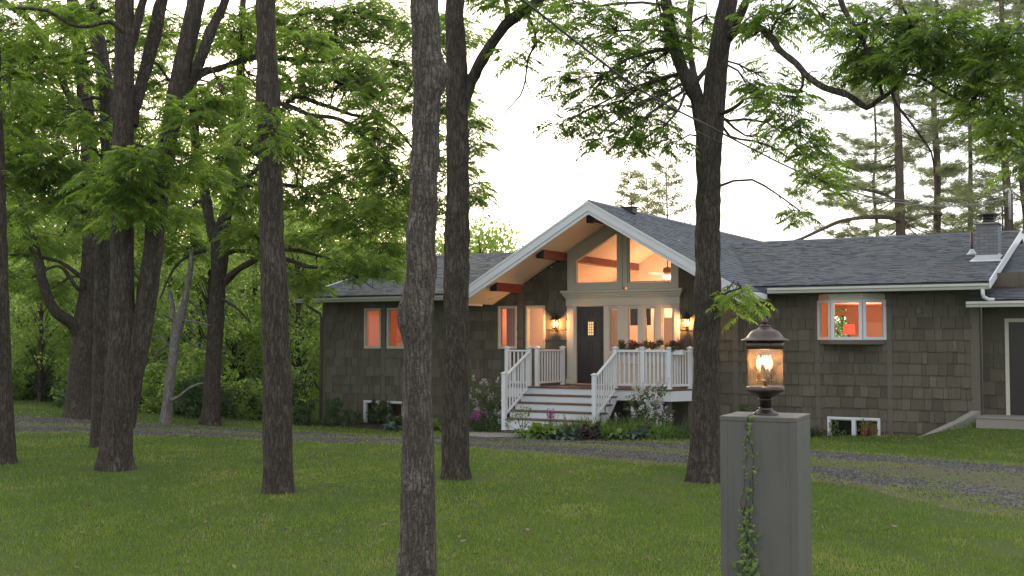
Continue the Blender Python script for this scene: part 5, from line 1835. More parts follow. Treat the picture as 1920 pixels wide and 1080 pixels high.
make_tree('walnut_tree', 'trunk with a narrow fork beyond the drive, left of the straight ridged trunk', 28.7,
          [[(393, 797, 38), (397, 740, 31), (401, 660, 30), (406, 580, 29), (411, 500, 30), (413, 450, 34), (424, 400, 24), (432, 350, 22), (440, 290, 20), (448, 220, 18), (452, 120, 15), (456, 0, 12)],
           [(405, 450, 24), (393, 415, 19, .2), (386, 370, 18, .3), (372, 300, 17, .5), (364, 240, 16, .6), (362, 150, 14, .8), (365, 50, 12, 1)],
           [(421, 530, 16), (440, 510, 13, -.2), (470, 492, 11, -.4), (500, 480, 10, -.6), (540, 487, 8, -.8), (580, 500, 7, -1), (620, 503, 5, -1.1), (660, 515, 3, -1.2), (700, 540, 1.5, -1.3)],
           [(415, 480, 12, .1), (440, 470, 9, .3), (480, 472, 8, .5), (540, 468, 8, .6), (580, 475, 6, .7), (630, 490, 4, .8), (670, 505, 2, .9)],
           [(415, 560, 7, -.2), (440, 575, 5, -.4), (470, 605, 3, -.6)],
           [(446, 250, 11), (480, 205, 10, -.4), (530, 195, 9, -.8), (580, 215, 9, -1.2), (640, 225, 8, -1.5), (690, 265, 7, -1.8), (745, 330, 5, -2)],
           [(436, 330, 9), (480, 320, 8, -.4), (560, 195, 0.1, -.4)][:2] + [(540, 190, 8, -.7), (600, 195, 8, -.9), (660, 215, 7, -1), (730, 230, 6, -1.2), (790, 300, 4, -1.4)],
           [(434, 360, 9, .2), (500, 195 + 15, 8, .5), (570, 200, 9, 1), (625, 215, 8, 1.3), (670, 225, 8, 1.6), (720, 270, 6, 1.8)][:1] + [(480, 345, 8, .4), (560, 350, 7, .8), (620, 370, 6, 1.2), (660, 410, 5, 1.4), (735, 430, 4, 1.6)],
           [(452, 120, 9), (500, 60, 8, .4), (560, 28, 7, .8), (630, 20, 5, 1.2)],
           [(632, 20, 6, 1), (630, 80, 5, 1.2), (636, 140, 4, 1.3), (655, 205, 3, 1.3)],
           [(384, 470, 9, .1), (352, 480, 6, -.3), (325, 505, 5, -.6), (300, 560, 3, -.8)]],
          [(600, 45, 130, 60, 34), (700, 30, 70, 45, 14), (640, 150, 100, 60, 26), (540, 150, 60, 50, 14), (560, 260, 70, 40, 16), (700, 270, 60, 55, 16), (730, 160, 50, 70, 14), (460, 260, 50, 45, 12), (430, 180, 50, 50, 12), (470, 60, 50, 50, 10),
           (640, 330, 80, 35, 14), (570, 385, 80, 35, 15), (690, 415, 75, 40, 16), (600, 455, 80, 25, 12), (720, 480, 50, 35, 9), (560, 525, 60, 25, 7), (470, 440, 50, 35, 10), (400, 300, 50, 40, 11), (350, 400, 40, 40, 9), (320, 330, 40, 40, 8),
           (465, 360, 45, 40, 10), (850, 60, 50, 45, 10, -1), (860, 190, 40, 50, 10, -1), (893, 250, 25, 45, 7, -1), (893, 365, 22, 30, 5, -1), (840, 300, 45, 50, 9, -1), (745, 380, 50, 40, 8, -1), (830, 390, 30, 40, 5, -1), (590, 540, 40, 25, 5), (345, 470, 45, 25, 7), (650, 500, 60, 22, 7, -1), (720, 500, 40, 28, 6, -2), (620, 110, 80, 40, 9), (700, 205, 60, 45, 9), (560, 50, 60, 40, 6), (765, 90, 45, 60, 9), (795, 200, 40, 60, 8), (800, 50, 50, 45, 8), (730, 330, 45, 40, 7), (600, 240, 70, 35, 8), (660, 385, 60, 25, 6), (520, 330, 50, 30, 6), (560, 290, 50, 30, 6), (790, 330, 35, 50, 6), (680, 120, 60, 40, 7), (510, 20, 50, 30, 5)],
          seed=10, fm=3.4, segs=22, L=.36, dr=2.2, tone0=.64, overhead=3)
make_tree('dead_tree', 'pale grey dying tree with bare twigs between the trunks at the wood edge', 29.6,
          [[(311, 792, 22), (316, 740, 19), (322, 690, 18), (328, 640, 18), (334, 610, 22), (342, 580, 14), (350, 550, 12), (357, 505, 10), (360, 470, 6)],
           [(330, 625, 13), (326, 600, 11, .2), (322, 570, 10, .3), (318, 545, 8, .4)],
           [(322, 750, 8, -.2), (334, 745, 6, -.6), (360, 725, 5, -1.2), (382, 718, 3, -1.6)],
           [(325, 660, 4, .1), (300, 630, 3, .2), (275, 640, 2, .3)], [(340, 600, 4), (370, 604, 3, -.5), (395, 610, 2, -1)], [(330, 640, 4, .3), (300, 655, 3, .8), (285, 680, 2, 1)],
           [(326, 605, 4), (306, 590, 3, -.4), (285, 600, 2, -.6)], [(350, 560, 4), (375, 585, 3, .3), (430, 670, 1.5, .5)], [(345, 570, 4), (370, 640, 2.5, .3), (425, 650, 1.5, .5)], [(336, 620, 4, .2), (365, 650, 3, .4), (392, 652, 2, .6)]],
          [(348, 520, 18, 25, 2)], bark='bark_pale', seed=11, segs=16, dr=.6)

# ------------------------------------------------------------------ woodland behind
def leafmass(rs, clumps, n_per, size, squash=.7):
    """clumps: (x,y,z,r) ; leaf quads spread through every clump"""
    V, T = [], []
    for (x, y, z, r) in clumps:
        n = int(n_per * (r / .7) ** 2)
        d = rs.normal(0, 1, (n, 3)); d /= np.linalg.norm(d, axis=1)[:, None]
        rad = r * rs.uniform(.25, 1.0, (n, 1)) ** .6
        P = np.array([x, y, z]) + d * rad * np.array([1, 1, squash])
        s = size * rs.uniform(.6, 1.4, n)
        a = rs.normal(0, 1, (n, 3)); a[:, 2] -= .5; a /= np.linalg.norm(a, axis=1)[:, None]
        b = np.cross(a, d + rs.normal(0, .5, (n, 3)) + np.array([0, 0, .8])); b /= np.linalg.norm(b, axis=1)[:, None] + 1e-9
        Q = np.stack([P, P + a * s[:, None] * .5 + b * s[:, None] * .3, P + a * s[:, None], P + a * s[:, None] * .5 - b * s[:, None] * .3], 1)
        V.append(Q.reshape(-1, 3)); T.append(np.clip(.5 + rs.normal(0, .17) + rs.normal(0, .13, n), 0, 1))
    V = np.concatenate(V); T = np.concatenate(T)
    return V, np.arange(len(V)).reshape(-1, 4), T


def proto_tree(seed, H, W, low, n_cl, n_per, size, mat, label, name='woodland_tree', group='leafy trees of the wood behind the lawn'):
    rs = np.random.RandomState(seed)
    e = thing(name, label, 'tree', (0, 0, 0), 0, group)
    tm = TM()
    lean = rs.normal(0, .03 * H, 2)
    P = [[0, 0, -.3, .13], [lean[0] * .2, lean[1] * .2, H * .3, .11], [lean[0] * .6, lean[1] * .6, H * .6, .075], [lean[0], lean[1], H * .93, .02]]
    Q = tm.limb(P, 10, .4, seed=seed)
    cl = []
    for k in range(n_cl):
        h = low + (1 - low) * rs.uniform(0, 1) ** .8
        w = W * (math.sin(min(1, (1 - h) * 1.25 + .12) * math.pi / 2) ** .8)
        az = rs.uniform(0, 6.28); rr = w * rs.uniform(.3, 1) ** .6
        q = Q[min(len(Q) - 1, int(len(Q) * max(.15, h - .14)))]
        c = np.array([q[0] + rr * math.cos(az), q[1] + rr * math.sin(az), H * h])
        m = (q[:3] + c) / 2 + np.array([0, 0, .25])
        tm.limb([[*q[:3], min(q[3] * .5, .035)], [*m, .02], [*c, .008]], 5, .5, seed=seed)
        cl.append((*c, rs.uniform(.45, .95)))
    tm.obj('trunk', M['bark'], e, (0, 0, 0))
    V, F, T = leafmass(rs, cl, n_per, size)
    np_obj('crown', V, F, M[mat], e, tone=T)
    return e


def copy_thing(src, loc, rotz, sc, label=None):
    c = src.copy(); COL.objects.link(c)
    c.location = loc; c.rotation_euler = (0, 0, rotz); c.scale = (sc[0], sc[0], sc[1])
    if label: c['label'] = label
    for ch in src.children:
        d = ch.copy(); COL.objects.link(d); d.parent = c
    return c


protos = [proto_tree(21, 7.6, 2.4, .10, 60, 104, .15, 'leaf_wood', 'leafy green tree in the wood beyond the drive'),
          proto_tree(22, 8.2, 2.0, .16, 56, 104, .14, 'leaf_wood', 'leafy green tree in the wood beyond the drive'),
          proto_tree(23, 6.4, 2.7, .06, 64, 96, .16, 'leaf_wood', 'leafy green tree in the wood beyond the drive'),
          proto_tree(24, 8.8, 1.8, .24, 48, 104, .14, 'leaf_wood', 'leafy green tree in the wood beyond the drive')]
rw = random.Random(77)
spots = []
for row, (Y, n, h) in enumerate(((36.5, 9, .66), (41, 9, .85), (47, 10, 1.0), (54, 10, 1.12))):
    for k in range(n):
        px = -60 + (720 if row < 2 else 860) * (k + rw.uniform(.15, .85)) / n
        spots.append((px, Y + rw.uniform(-1.5, 1.5), h * rw.uniform(.82, 1.15)))
used = set()
for i, (px, Y, h) in enumerate(spots):
    k = rw.randrange(4)
    X = (px - 960) / FPX * Y
    ah, nh = to_house(X, Y)
    if -13.2 < ah < 9 and -14 < nh < 6: continue
    loc = (X, Y, float(gz(X, Y)))
    s = (h * rw.uniform(.9, 1.2), h)
    if k not in used:
        used.add(k); p = protos[k]; p.location = loc; p.rotation_euler = (0, 0, rw.uniform(0, 6)); p.scale = (s[0], s[0], s[1])
    else:
        copy_thing(protos[k], loc, rw.uniform(0, 6.28), s)
tall = proto_tree(25, 14.0, 3.3, .30, 85, 95, .16, 'leaf_wood', 'tall airy tree rising at the back of the leafy wood', group='tall airy trees at the back of the wood')
for i, (px, Y, h) in enumerate(((560, 52, .95), (690, 56, 1.0), (455, 47, .9), (330, 50, .95), (150, 46, .95), (40, 50, 1.0), (235, 58, 1.0), (770, 60, .85))):
    X = (px - 960) / FPX * Y
    loc = (X, Y, float(gz(X, Y)))
    if i == 0:
        tall.location = loc; tall.scale = (h, h, h)
    else: copy_thing(tall, loc, rw.uniform(0, 6.28), (h, h))
# bright trees whose tops show above the left roof
for (px, top, Y, lab) in ((905, 424, 52, 'bright green treetop showing above the left roof ridge right of the straight trunk'), (845, 440, 56, 'bright green treetop between the two nearest trunks above the roof')):
    X = (px - 960) / FPX * Y
    z = float(gz(X, Y)); H = at(px, top, Y).z - z
    c = copy_thing(protos[2], (X, Y, z), rw.uniform(0, 6), (H / 6.4 * .8, H / 6.4), lab)
    del c['group']

for (px, Y, h) in ((1548, 46, .62), (1580, 50, .68), (1500, 52, .6)):
    X = (px - 960) / FPX * Y
    c = copy_thing(protos[0], (X, Y, float(gz(X, Y))), rw.uniform(0, 6), (h, h), 'green tree behind the house seen through the bay window')
    c['group'] = 'trees seen through the bay window'
# far wood as one mass
def far_wood():
    rs = np.random.RandomState(5)
    cl = []
    for _ in range(340):
        Y = rs.uniform(61, 72); px = rs.uniform(-260, 860)
        X = (px - 960) / FPX * Y
        z = -1 + rs.uniform(.0, 1) ** 1.1 * (7.2 + 1.4 * math.sin(X * .5))
        cl.append((X, Y, z, rs.uniform(.9, 1.7)))
    V, F, T = leafmass(rs, cl, 75, .30)
    tag(np_obj('woods', V, F, M['leaf_wood'], tone=T), 'hazy mass of distant leafy woods behind the trees', 'woods', kind='stuff')
    for k in range(16):
        pass


far_wood()


def shrub(name, label, base, w, h, n, size, leaf, group=None, flower=None, nf=0, fsize=.02, stems=5, seed=1, open_=.0, squash=1.0, cat='shrub', fh=.16, low=.05):
    rs = np.random.RandomState(seed)
    e = thing(name, label, cat, base, 0, group)
    mb = MB(); cl = []
    ncl = max(5, int(14 * (1 + w)))
    for k in range(ncl):
        az = rs.uniform(0, 6.28); hh = low + (1 - low) * rs.uniform(0, 1) ** .8
        rr = w / 2 * rs.uniform(.15, 1) * math.sqrt(max(.05, 1 - (hh - .45) ** 2 * 2.6))
        rc = min(w, h) * rs.uniform(.12, .2) * (1 - open_ * .4)
        c = (rr * math.cos(az), rr * math.sin(az), max(rc * .6, hh * h - rc * .7), rc)
        cl.append(c)
        if k < stems * 2:
            mb.tube([(rs.normal(0, .03), rs.normal(0, .03), -.05), (c[0] * .4, c[1] * .4, c[2] * .5), (c[0], c[1], c[2])], [.010, .007, .003], 5)
    mb.build('stem', M['bark'], e)
    per = n / ncl
    V, T = [], []
    for c in cl:
        v, f, t = leafmass(rs, [c], per * (.7 / c[3]) ** 2, size, squash)
        V.append(v); T.append(t)
    V = np.concatenate(V); V[:, 2] = np.maximum(V[:, 2], .0)
    np_obj('leaves', V, np.arange(len(V)).reshape(-1, 4), M[leaf], e, tone=np.concatenate(T))
    if flower:
        for k in range(nf):
            c = cl[rs.randint(len(cl))]
            d = rs.normal(0, 1, 3); d[2] = abs(d[2]) * .8; d /= np.linalg.norm(d)
            p = np.array(c[:3]) + d * c[3] * 1.0
            m = 46
            s = rs.uniform(0, 1, m)
            ax = d * .5 + np.array([0, 0, .8]); ax /= np.linalg.norm(ax)
            q = p + ax * (s * fh)[:, None] + rs.normal(0, 1, (m, 3)) * (fh * .24 * (1 - s * .7))[:, None]
            a = rs.normal(0, 1, (m, 3)); a /= np.linalg.norm(a, axis=1)[:, None]
            b = np.cross(a, rs.normal(0, 1, (m, 3))); b /= np.linalg.norm(b, axis=1)[:, None]
            np_obj('flower', np.stack([q - a * fsize, q - b * fsize, q + a * fsize, q + b * fsize], 1).reshape(-1, 3), np.arange(m * 4).reshape(-1, 4), M[flower], e, tone=rs.uniform(0, 1, m))
    return e


def blades(name, label, base, n, ln, wd, spread, leaf, seed=1, group=None, broad=False, cat='plant', flower=None, nf=0, fh=.5):
    """arching strap leaves, or broad ribbed leaves on stalks"""
    rs = np.random.RandomState(seed)
    e = thing(name, label, cat, base, 0, group)
    k = 6
    az = rs.uniform(0, 6.28, n); L = ln * rs.uniform(.6, 1.15, n)
    out = rs.uniform(.25, 1.0, n)
    t = np.linspace(0, 1, k)
    o = np.stack([np.cos(az), np.sin(az)], -1)
    root = o * (spread * rs.uniform(0, 1, n))[:, None] + rs.normal(0, spread * .35, (n, 2))
    hor = (L * out)[:, None] * (t ** 1.3)[None]
    ver = L[:, None] * (t[None] * (1.15 - .45 * out[:, None]) - (t ** 2.4)[None] * (.15 + .75 * out[:, None]))
    C = np.concatenate([root[:, None] + o[:, None] * hor[:, :, None], ver[:, :, None]], -1)
    prof = np.sin(np.clip((t - .25) / .75, 0, 1) * math.pi) ** .8 * 1.0 + .08 if broad else (1 - t ** 2.2) * .9 + .06
    S = np.concatenate([-o[:, 1:2], o[:, 0:1], np.zeros((n, 1))], -1)
    W = (wd * rs.uniform(.75, 1.2, n))[:, None, None] * prof[None, :, None]
    up = np.array([0, 0, 1.0]) * W * (.35 if broad else .3)
    V = np.stack([C - S[:, None] * W + up, C, C + S[:, None] * W + up], 2)    # n,k,3,3
    V = V.reshape(-1, 3)
    fs = []
    for i in range(k - 1):
        for j in range(2): fs.append((i * 3 + j, i * 3 + j + 1, (i + 1) * 3 + j + 1, (i + 1) * 3 + j))
    F = (np.array(fs)[None] + (k * 3) * np.arange(n)[:, None, None]).reshape(-1, 4)
    V[:, 2] = np.maximum(V[:, 2], -.01)
    np_obj('leaves', V, F, M[leaf], e, tone=np.repeat(np.clip(rs.normal(.5, .22, n), 0, 1), len(fs)))
    if flower:
        mb = MB()
        for q in range(nf):
            a = rs.uniform(0, 6.28); x, y = spread * 1.2 * math.cos(a) * rs.uniform(0, 1), spread * 1.2 * math.sin(a) * rs.uniform(0, 1)
            z = fh * rs.uniform(.8, 1.1)
            mb.tube([(x * .5, y * .5, 0), (x, y, z)], .004, 4)
            m = 50
            p = np.array([x, y, z]) + rs.normal(0, 1, (m, 3)) * np.array([.045, .045, .06])
            a_ = rs.normal(0, 1, (m, 3)); a_ /= np.linalg.norm(a_, axis=1)[:, None]
            b_ = np.cross(a_, rs.normal(0, 1, (m, 3))); b_ /= np.linalg.norm(b_, axis=1)[:, None]
            np_obj('flower', np.stack([p - a_ * .016, p - b_ * .016, p + a_ * .016, p + b_ * .016], 1).reshape(-1, 3), np.arange(m * 4).reshape(-1, 4), M[flower], e, tone=rs.uniform(0, 1, m))
        mb.build('stem', M['leaf_dark'], e)
    return e


def gp(px, py):
    v = ground_at(px, py); return (v.x, v.y, v.z + .02)


def hg(a, n):
    v = hw(a, n, 0); return (v.x, v.y, float(gz(v.x, v.y)) + .02)


# shrubs along the edge of the wood
for i in range(22):
    px = -30 + 590 * (i + rw.uniform(.2, .8)) / 22
    Y = rw.uniform(33.2, 35.5) + (1.8 if px > 470 else 0)
    if i == 0:
        src = shrub('wild_shrub', 'dark wild shrub in the undergrowth at the wood edge', (0, 0, 0), 2.2, 1.25, 2600, .10, 'leaf_dark', 'wild shrubs along the edge of the wood', seed=31)
        c = src
    elif i == 1:
        src2 = shrub('wild_shrub', 'dark wild shrub in the undergrowth at the wood edge', (0, 0, 0), 1.7, 1.7, 2400, .11, 'leaf_wood', 'wild shrubs along the edge of the wood', seed=32)
        c = src2
    else:
        c = copy_thing(src if i % 3 else src2, (0, 0, 0), 0, (1, 1))
    if px < 120: Y += 1.5
    X = (px - 960) / FPX * Y
    s = rw.uniform(.75, 1.2)
    c.location = (X, Y, float(gz(X, Y)) - .05); c.rotation_euler = (0, 0, rw.uniform(0, 6)); c.scale = (s, s, s * rw.uniform(.7, 1.1))

# planting along the house
shrub('clipped_shrub', 'rounded dark evergreen shrub left of the house corner', gp(567, 797), .72, .6, 2200, .05, 'leaf_dark', seed=41)
shrub('clipped_shrub', 'rounded dark evergreen shrub in front of the left house corner', gp(620, 797), .85, .78, 2800, .05, 'leaf_dark', seed=42)
shrub('loose_shrub', 'loose dark shrub in front of the left basement windows', gp(712, 796), .75, .72, 1400, .07, 'leaf_dark', seed=43, open_=.5)
shrub('low_shrub', 'low dark groundcover shrub under the left wall', gp(655, 797), .9, .42, 1500, .06, 'leaf_dark', seed=44)
shrub('low_shrub', 'low leafy shrub beside the left basement window near the big trunk', gp(744, 801), .6, .3, 800, .07, 'leaf_dark', seed=45)
blades('hosta', 'blue green hosta at the drive edge left of the nearest trunk', gp(729, 808), 34, .3, .06, .12, 'leaf_blue', 46, broad=True)
blades('hosta', 'lime hosta between the nearest trunk and the straight trunk', gp(818, 806), 30, .42, .075, .1, 'leaf_bright', 47, broad=True)
blades('daylily', 'grassy daylily clump between the two nearest trunks', gp(795, 797), 90, .6, .012, .25, 'leaf_bright', 48)
shrub('lilac_bush', 'white flowering lilac bush left of the porch steps', hg(-3.15, 1.55), 1.35, 1.55, 1900, .07, 'leaf_dark', flower='fl_white', nf=42, fsize=.013, seed=51, open_=.3)
shrub('lilac_bush', 'white flowering lilac bush in front of the right porch railing', hg(1.75, 2.5), 1.5, 1.25, 1300, .065, 'leaf_dark', flower='fl_white', nf=75, fsize=.013, seed=52, open_=.4)
blades('phlox', 'pink flowering phlox under the left lilac bush', hg(-3.1, 2.1), 70, .4, .016, .22, 'leaf_dark', 53, flower='fl_pink', nf=7, fh=.45)
blades('daylily', 'pale grassy daylily clump left of the concrete path', hg(-3.55, 2.25), 110, .55, .012, .25, 'leaf_bright', 54)
blades('daylily', 'dark daylily clump left of the step newel', hg(-2.6, 2.2), 110, .55, .012, .25, 'leaf_dark', 55)
shrub('young_shrub', 'airy young shrub with yellowish leaves at the foot of the steps', hg(-.9, 3.75), .75, .72, 240, .06, 'leaf_bright', seed=56, open_=.9)
blades('hosta', 'large lime green hosta in front of the porch steps', hg(-.15, 4.1), 60, 0.525, 0.098, 0.240, 'leaf_bright', 57, broad=True)
blades('rocket_flower', 'purple flowering stems behind the lime hosta', hg(-.15, 3.75), 40, .35, .014, .12, 'leaf_dark', 58, flower='fl_pink', nf=5, fh=.55)
for i, (a, n, lab) in enumerate(((.1, 3.3, 'pale grassy daylily clump at the right foot of the steps'), (.75, 3.2, 'tall daylily clump right of the right newel post'), (1.35, 3.1, 'daylily clump in front of the right lilac bush'),
                                 (1.9, 3.15, 'daylily clump right of the blue hosta and behind the pale hosta'), (2.45, 2.9, 'dark daylily clump left of the forked tree'), (2.95, 2.6, 'dark daylily clump behind the forked tree trunk'), (.45, 3.75, 'short daylily clump beside the lime hosta'))):
    blades('daylily', lab, hg(a, n), 190, .74 if i < 4 else .58, .014, .36, 'leaf_bright' if i in (0, 1, 3) else 'leaf_dark', 60 + i)
blades('hosta', 'blue green hosta left of the purple leaved plant', hg(.55, 4.2), 40, 0.375, 0.081, 0.168, 'leaf_blue', 71, broad=True)
shrub('heuchera', 'dark purple leaved heuchera in the front bed', hg(1.0, 4.05), .62, .36, 420, .09, 'leaf_purple', seed=72, cat='plant')
blades('hosta', 'small pale yellow hosta at the bed edge', hg(1.7, 3.95), 26, 0.325, 0.057, 0.096, 'leaf_bright', 73, broad=True)
blades('hosta', 'grey blue hosta nearest the forked tree in the front bed', hg(2.1, 3.7), 44, 0.400, 0.086, 0.192, 'leaf_blue', 74, broad=True)
blades('groundcover', 'low dark groundcover along the right edge of the front bed', hg(2.9, 3.2), 160, .3, .014, .4, 'leaf_dark', 75)
blades('groundcover', 'low dark groundcover in the middle of the front bed', hg(1.4, 3.7), 140, .26, .016, .4, 'leaf_dark', 76)
shrub('clipped_shrub', 'rounded green shrub by the wall right of the forked tree', hg(3.55, .75), .8, .72, 2200, .05, 'leaf_dark', seed=77)
shrub('clipped_shrub', 'small shrub half hidden behind the post lantern', hg(4.35, .6), .62, .55, 1500, .05, 'leaf_dark', seed=78)
blades('daylily', 'dark grassy clump left of the right basement window', hg(5.0, .35), 110, .42, .012, .2, 'leaf_dark', 79)
shrub('low_shrub', 'yellow green spindly shrub below the left right-hand basement pane'.replace('left right-hand', 'darker'), hg(5.55, .35), .5, .34, 130, .055, 'leaf_bright', seed=80, open_=.8)
shrub('low_shrub', 'yellow green spindly shrub below the red lit basement pane', hg(6.3, .35), .45, .38, 110, .055, 'leaf_bright', seed=81, open_=.8)

for i, (a, n, lab) in enumerate(((1.05, 3.55, 'bright daylily clump behind the purple leaved plant'), (1.6, 3.45, 'bright daylily clump behind the small pale hosta'), (.25, 2.9, 'tall grassy clump against the right stringer of the steps'),
                                 (2.3, 3.3, 'bright daylily clump behind the grey blue hosta'), (1.2, 2.5, 'dark leafy clump under the porch rim left of the lilac'))):
    blades('daylily', lab, hg(a, n), 170, .62, .014, .34, 'leaf_bright' if i != 4 else 'leaf_dark', 160 + i)
# flower boxes on the porch rail
for i, (a, lab) in enumerate(((.78, 'leftmost rail box of dark red flowers beside the stair post'), (1.42, 'middle rail box of dark red flowers on the porch'), (1.98, 'rail box of red flowers next to the forked tree'))):
    e, org = hthing('flower_box', lab, 'flower box', (a, 1.40, 1.76), 'flower boxes on the porch railing')
    mb = MB(); mb.box(a - .25, a + .25, 1.31, 1.49, 1.76, 1.88); mb.build('box', M['white'], e, org, bevel=.005)
    rs = np.random.RandomState(90 + i)
    cl = [(rs.uniform(-.24, .24), rs.uniform(-.08, .08), .13 + rs.uniform(0, .17), rs.uniform(.07, .11)) for _ in range(20)]
    V, F, T = leafmass(rs, cl, 2400, .045)
    np_obj('leaves', V, F, M['leaf_dark'], e, tone=T)
    V, F, T = leafmass(rs, [(c[0], c[1] - .03, c[2] + .03, c[3] * 1.05) for c in cl[::2]], 1900, .04)
    np_obj('flowers', V, F, M['fl_red'], e, tone=T)

# ------------------------------------------------------------------ pines and pale trees behind the house
def pine(label, px, base_py, w, Y, top, seed, reach=4.5, lowb=.12, leanpx=0, crooked=(), dens=1.0):
    rs = np.random.RandomState(seed)
    X = (px - 960) / FPX * Y
    g = float(gz(X, Y))
    e = thing('pine_tree', label, 'tree', (X, Y, g), 0)
    H = at(px, top, Y).z - g
    r = w / 2 / FPX * Y
    tm = TM()
    P = [[0, 0, -.3, r * 1.3]]
    zb = at(px, base_py, Y).z - g
    for k in range(1, 9):
        s = k / 8
        P.append([leanpx / FPX * Y * s + rs.normal(0, .10), rs.normal(0, .06), H * s, r * (1.15 - .85 * s)])
    Q = tm.limb(P, 12, .4, seed=seed)
    V, T = [], []
    zs = np.arange(max(H * lowb, 3.5), H * .98, .46 / dens)
    for z in zs:
        for _ in range(rs.randint(1, 4)):
            k = np.argmin(abs(Q[:, 2] - z)); q = Q[k]
            az = rs.uniform(0, 6.28)
            ln = reach * (1 - (z / H) ** 2 * .55) * rs.uniform(.45, 1.05)
            d = np.array([math.cos(az), math.sin(az), 0])
            up = rs.uniform(-.05, .25)
            pts = []
            for s in (0, .33, .66, 1):
                pts.append([*(q[:3] + d * ln * s + np.array([0, 0, ln * (up * s - .18 * math.sin(s * 3.1))]) + rs.normal(0, .05, 3) * (s > 0)), max(.006, .028 * (1 - s * .85))])
            B = tm.limb(pts, 5, .35, seed=seed)
            nt = int(ln * 18)
            for _t in range(nt):
                s = rs.uniform(.3, 1.0); b = B[int(s * (len(B) - 1))][:3]
                side = np.array([-d[1], d[0], 0]) * rs.normal(0, .5) * (1.3 - s)
                c = b + side + d * rs.normal(0, .12) + np.array([0, 0, rs.normal(.03, .05)])
                m = 15
                nd = rs.normal(0, 1, (m, 3)); nd[:, 2] = nd[:, 2] * .4 + .25; nd += d * .6
                nd /= np.linalg.norm(nd, axis=1)[:, None]
                sd = np.cross(nd, rs.normal(0, 1, (m, 3))); sd /= np.linalg.norm(sd, axis=1)[:, None]
                L = rs.uniform(.13, .26, m)[:, None]
                p0 = c + rs.normal(0, .05, (m, 3))
                V.append(np.stack([p0 - sd * .015, p0 + sd * .015, p0 + nd * L], 1).reshape(-1, 3)); T.append(np.full(m, rs.uniform(.1, .9)))
    for pts in crooked:
        B = tm.limb([[*(np.array(at(x, y, Y + dz)) - np.array([X, Y, g])), ww / 2 / FPX * Y] for x, y, ww, dz in pts], 8, .3, seed=seed)
    tm.obj('trunk', M['bark_pine'], e, (0, 0, 0))
    V = np.concatenate(V); T = np.concatenate(T)
    np_obj('crown', V, np.arange(len(V)).reshape(-1, 3), M['leaf_pine'], e, tone=T)


pine('crooked pine behind the house roof with a long low bough reaching left', 1700, 440, 22, 46, -90, 201, 5.2, .16, -14,
     [[(1698, 418, 10, 0), (1668, 408, 8, -.3), (1620, 408, 8, -.6), (1575, 415, 7, -1), (1530, 435, 6, -1.3), (1490, 452, 5, -1.6), (1440, 460, 3, -2)],
      [(1690, 385, 8, 0), (1660, 365, 7, .3), (1620, 355, 6, .6), (1570, 340, 5, 1), (1500, 345, 3, 1.4)]])
pine('straight pine between the crooked pine and the chimney', 1766, 436, 17, 49, -120, 202, 4.2, .16, -8, [[(1764, 402, 8, 0), (1735, 402, 6, -.5), (1700, 418, 5, -.8), (1670, 440, 3, -1)]])
pine('slender pine just left of the chimney', 1818, 436, 12, 53, -60, 203, 3.6, .14, 4)
pine('tall pine right of the chimney', 1884, 434, 19, 45, -160, 204, 4.0, .22, 6)
pine('pine at the right edge behind the low wing', 1925, 434, 16, 51, -120, 205, 4.2, .16, -4)
pine('distant pine behind the crooked limb, left of the crooked pine', 1640, 440, 9, 64, 120, 206, 3.6, .22, 10, dens=.8)


def pale_tree(label, px, top, Y, seed, w):
    rs = np.random.RandomState(seed)
    X = (px - 960) / FPX * Y; g = float(gz(X, Y)); H = at(px, top, Y).z - g
    e = thing('larch_tree', label, 'tree', (X, Y, g), 0, 'pale thin trees behind the gable')
    tm = TM()
    Q = tm.limb([[0, 0, -.3, .10], [.05, 0, H * .5, .07], [-.05, 0, H, .015]], 8, .4, seed=seed)
    cl = []
    for z in np.arange(H * .45, H * .99, .26):
        k = np.argmin(abs(Q[:, 2] - z)); q = Q[k]
        for _ in range(3):
            az = rs.uniform(0, 6.28); ln = w * (1.15 - z / H) * rs.uniform(.5, 1.2) + .3
            t = q[:3] + np.array([math.cos(az) * ln, math.sin(az) * ln, ln * .45])
            tm.limb([[*q[:3], .018], [*((q[:3] + t) / 2), .012], [*t, .005]], 4, .5, seed=seed)
            for s in (.4, .65, .85, 1): cl.append((*(q[:3] + (t - q[:3]) * s), rs.uniform(.14, .3)))
    tm.obj('trunk', M['bark_pine'], e, (0, 0, 0))
    V, F, T = leafmass(rs, cl, 190, .11)
    np_obj('crown', V, F, M['leaf_pale'], e, tone=T)


pale_tree('thin pale larch left of three behind the gable roof', 1185, 318, 66, 301, 2.2)
pale_tree('thin pale larch in the middle behind the gable roof', 1215, 330, 70, 302, 2.4)
pale_tree('thin pale larch closest to the forked trunk above the gable roof', 1252, 300, 66, 303, 2.4)

# ------------------------------------------------------------------ power line and masts
def cable(name, label, pts, r):
    P = np.array([list(at(x, y, Y)) for x, y, Y in pts])
    Q = catmull(P, .6)
    b = Vector(P[-1])
    e = thing(name, label, 'cable', b)
    mb = MB(); mb.tube([Vector(p) - b for p in Q], r, 6); mb.build('wire', M['iron'], e)
    return e


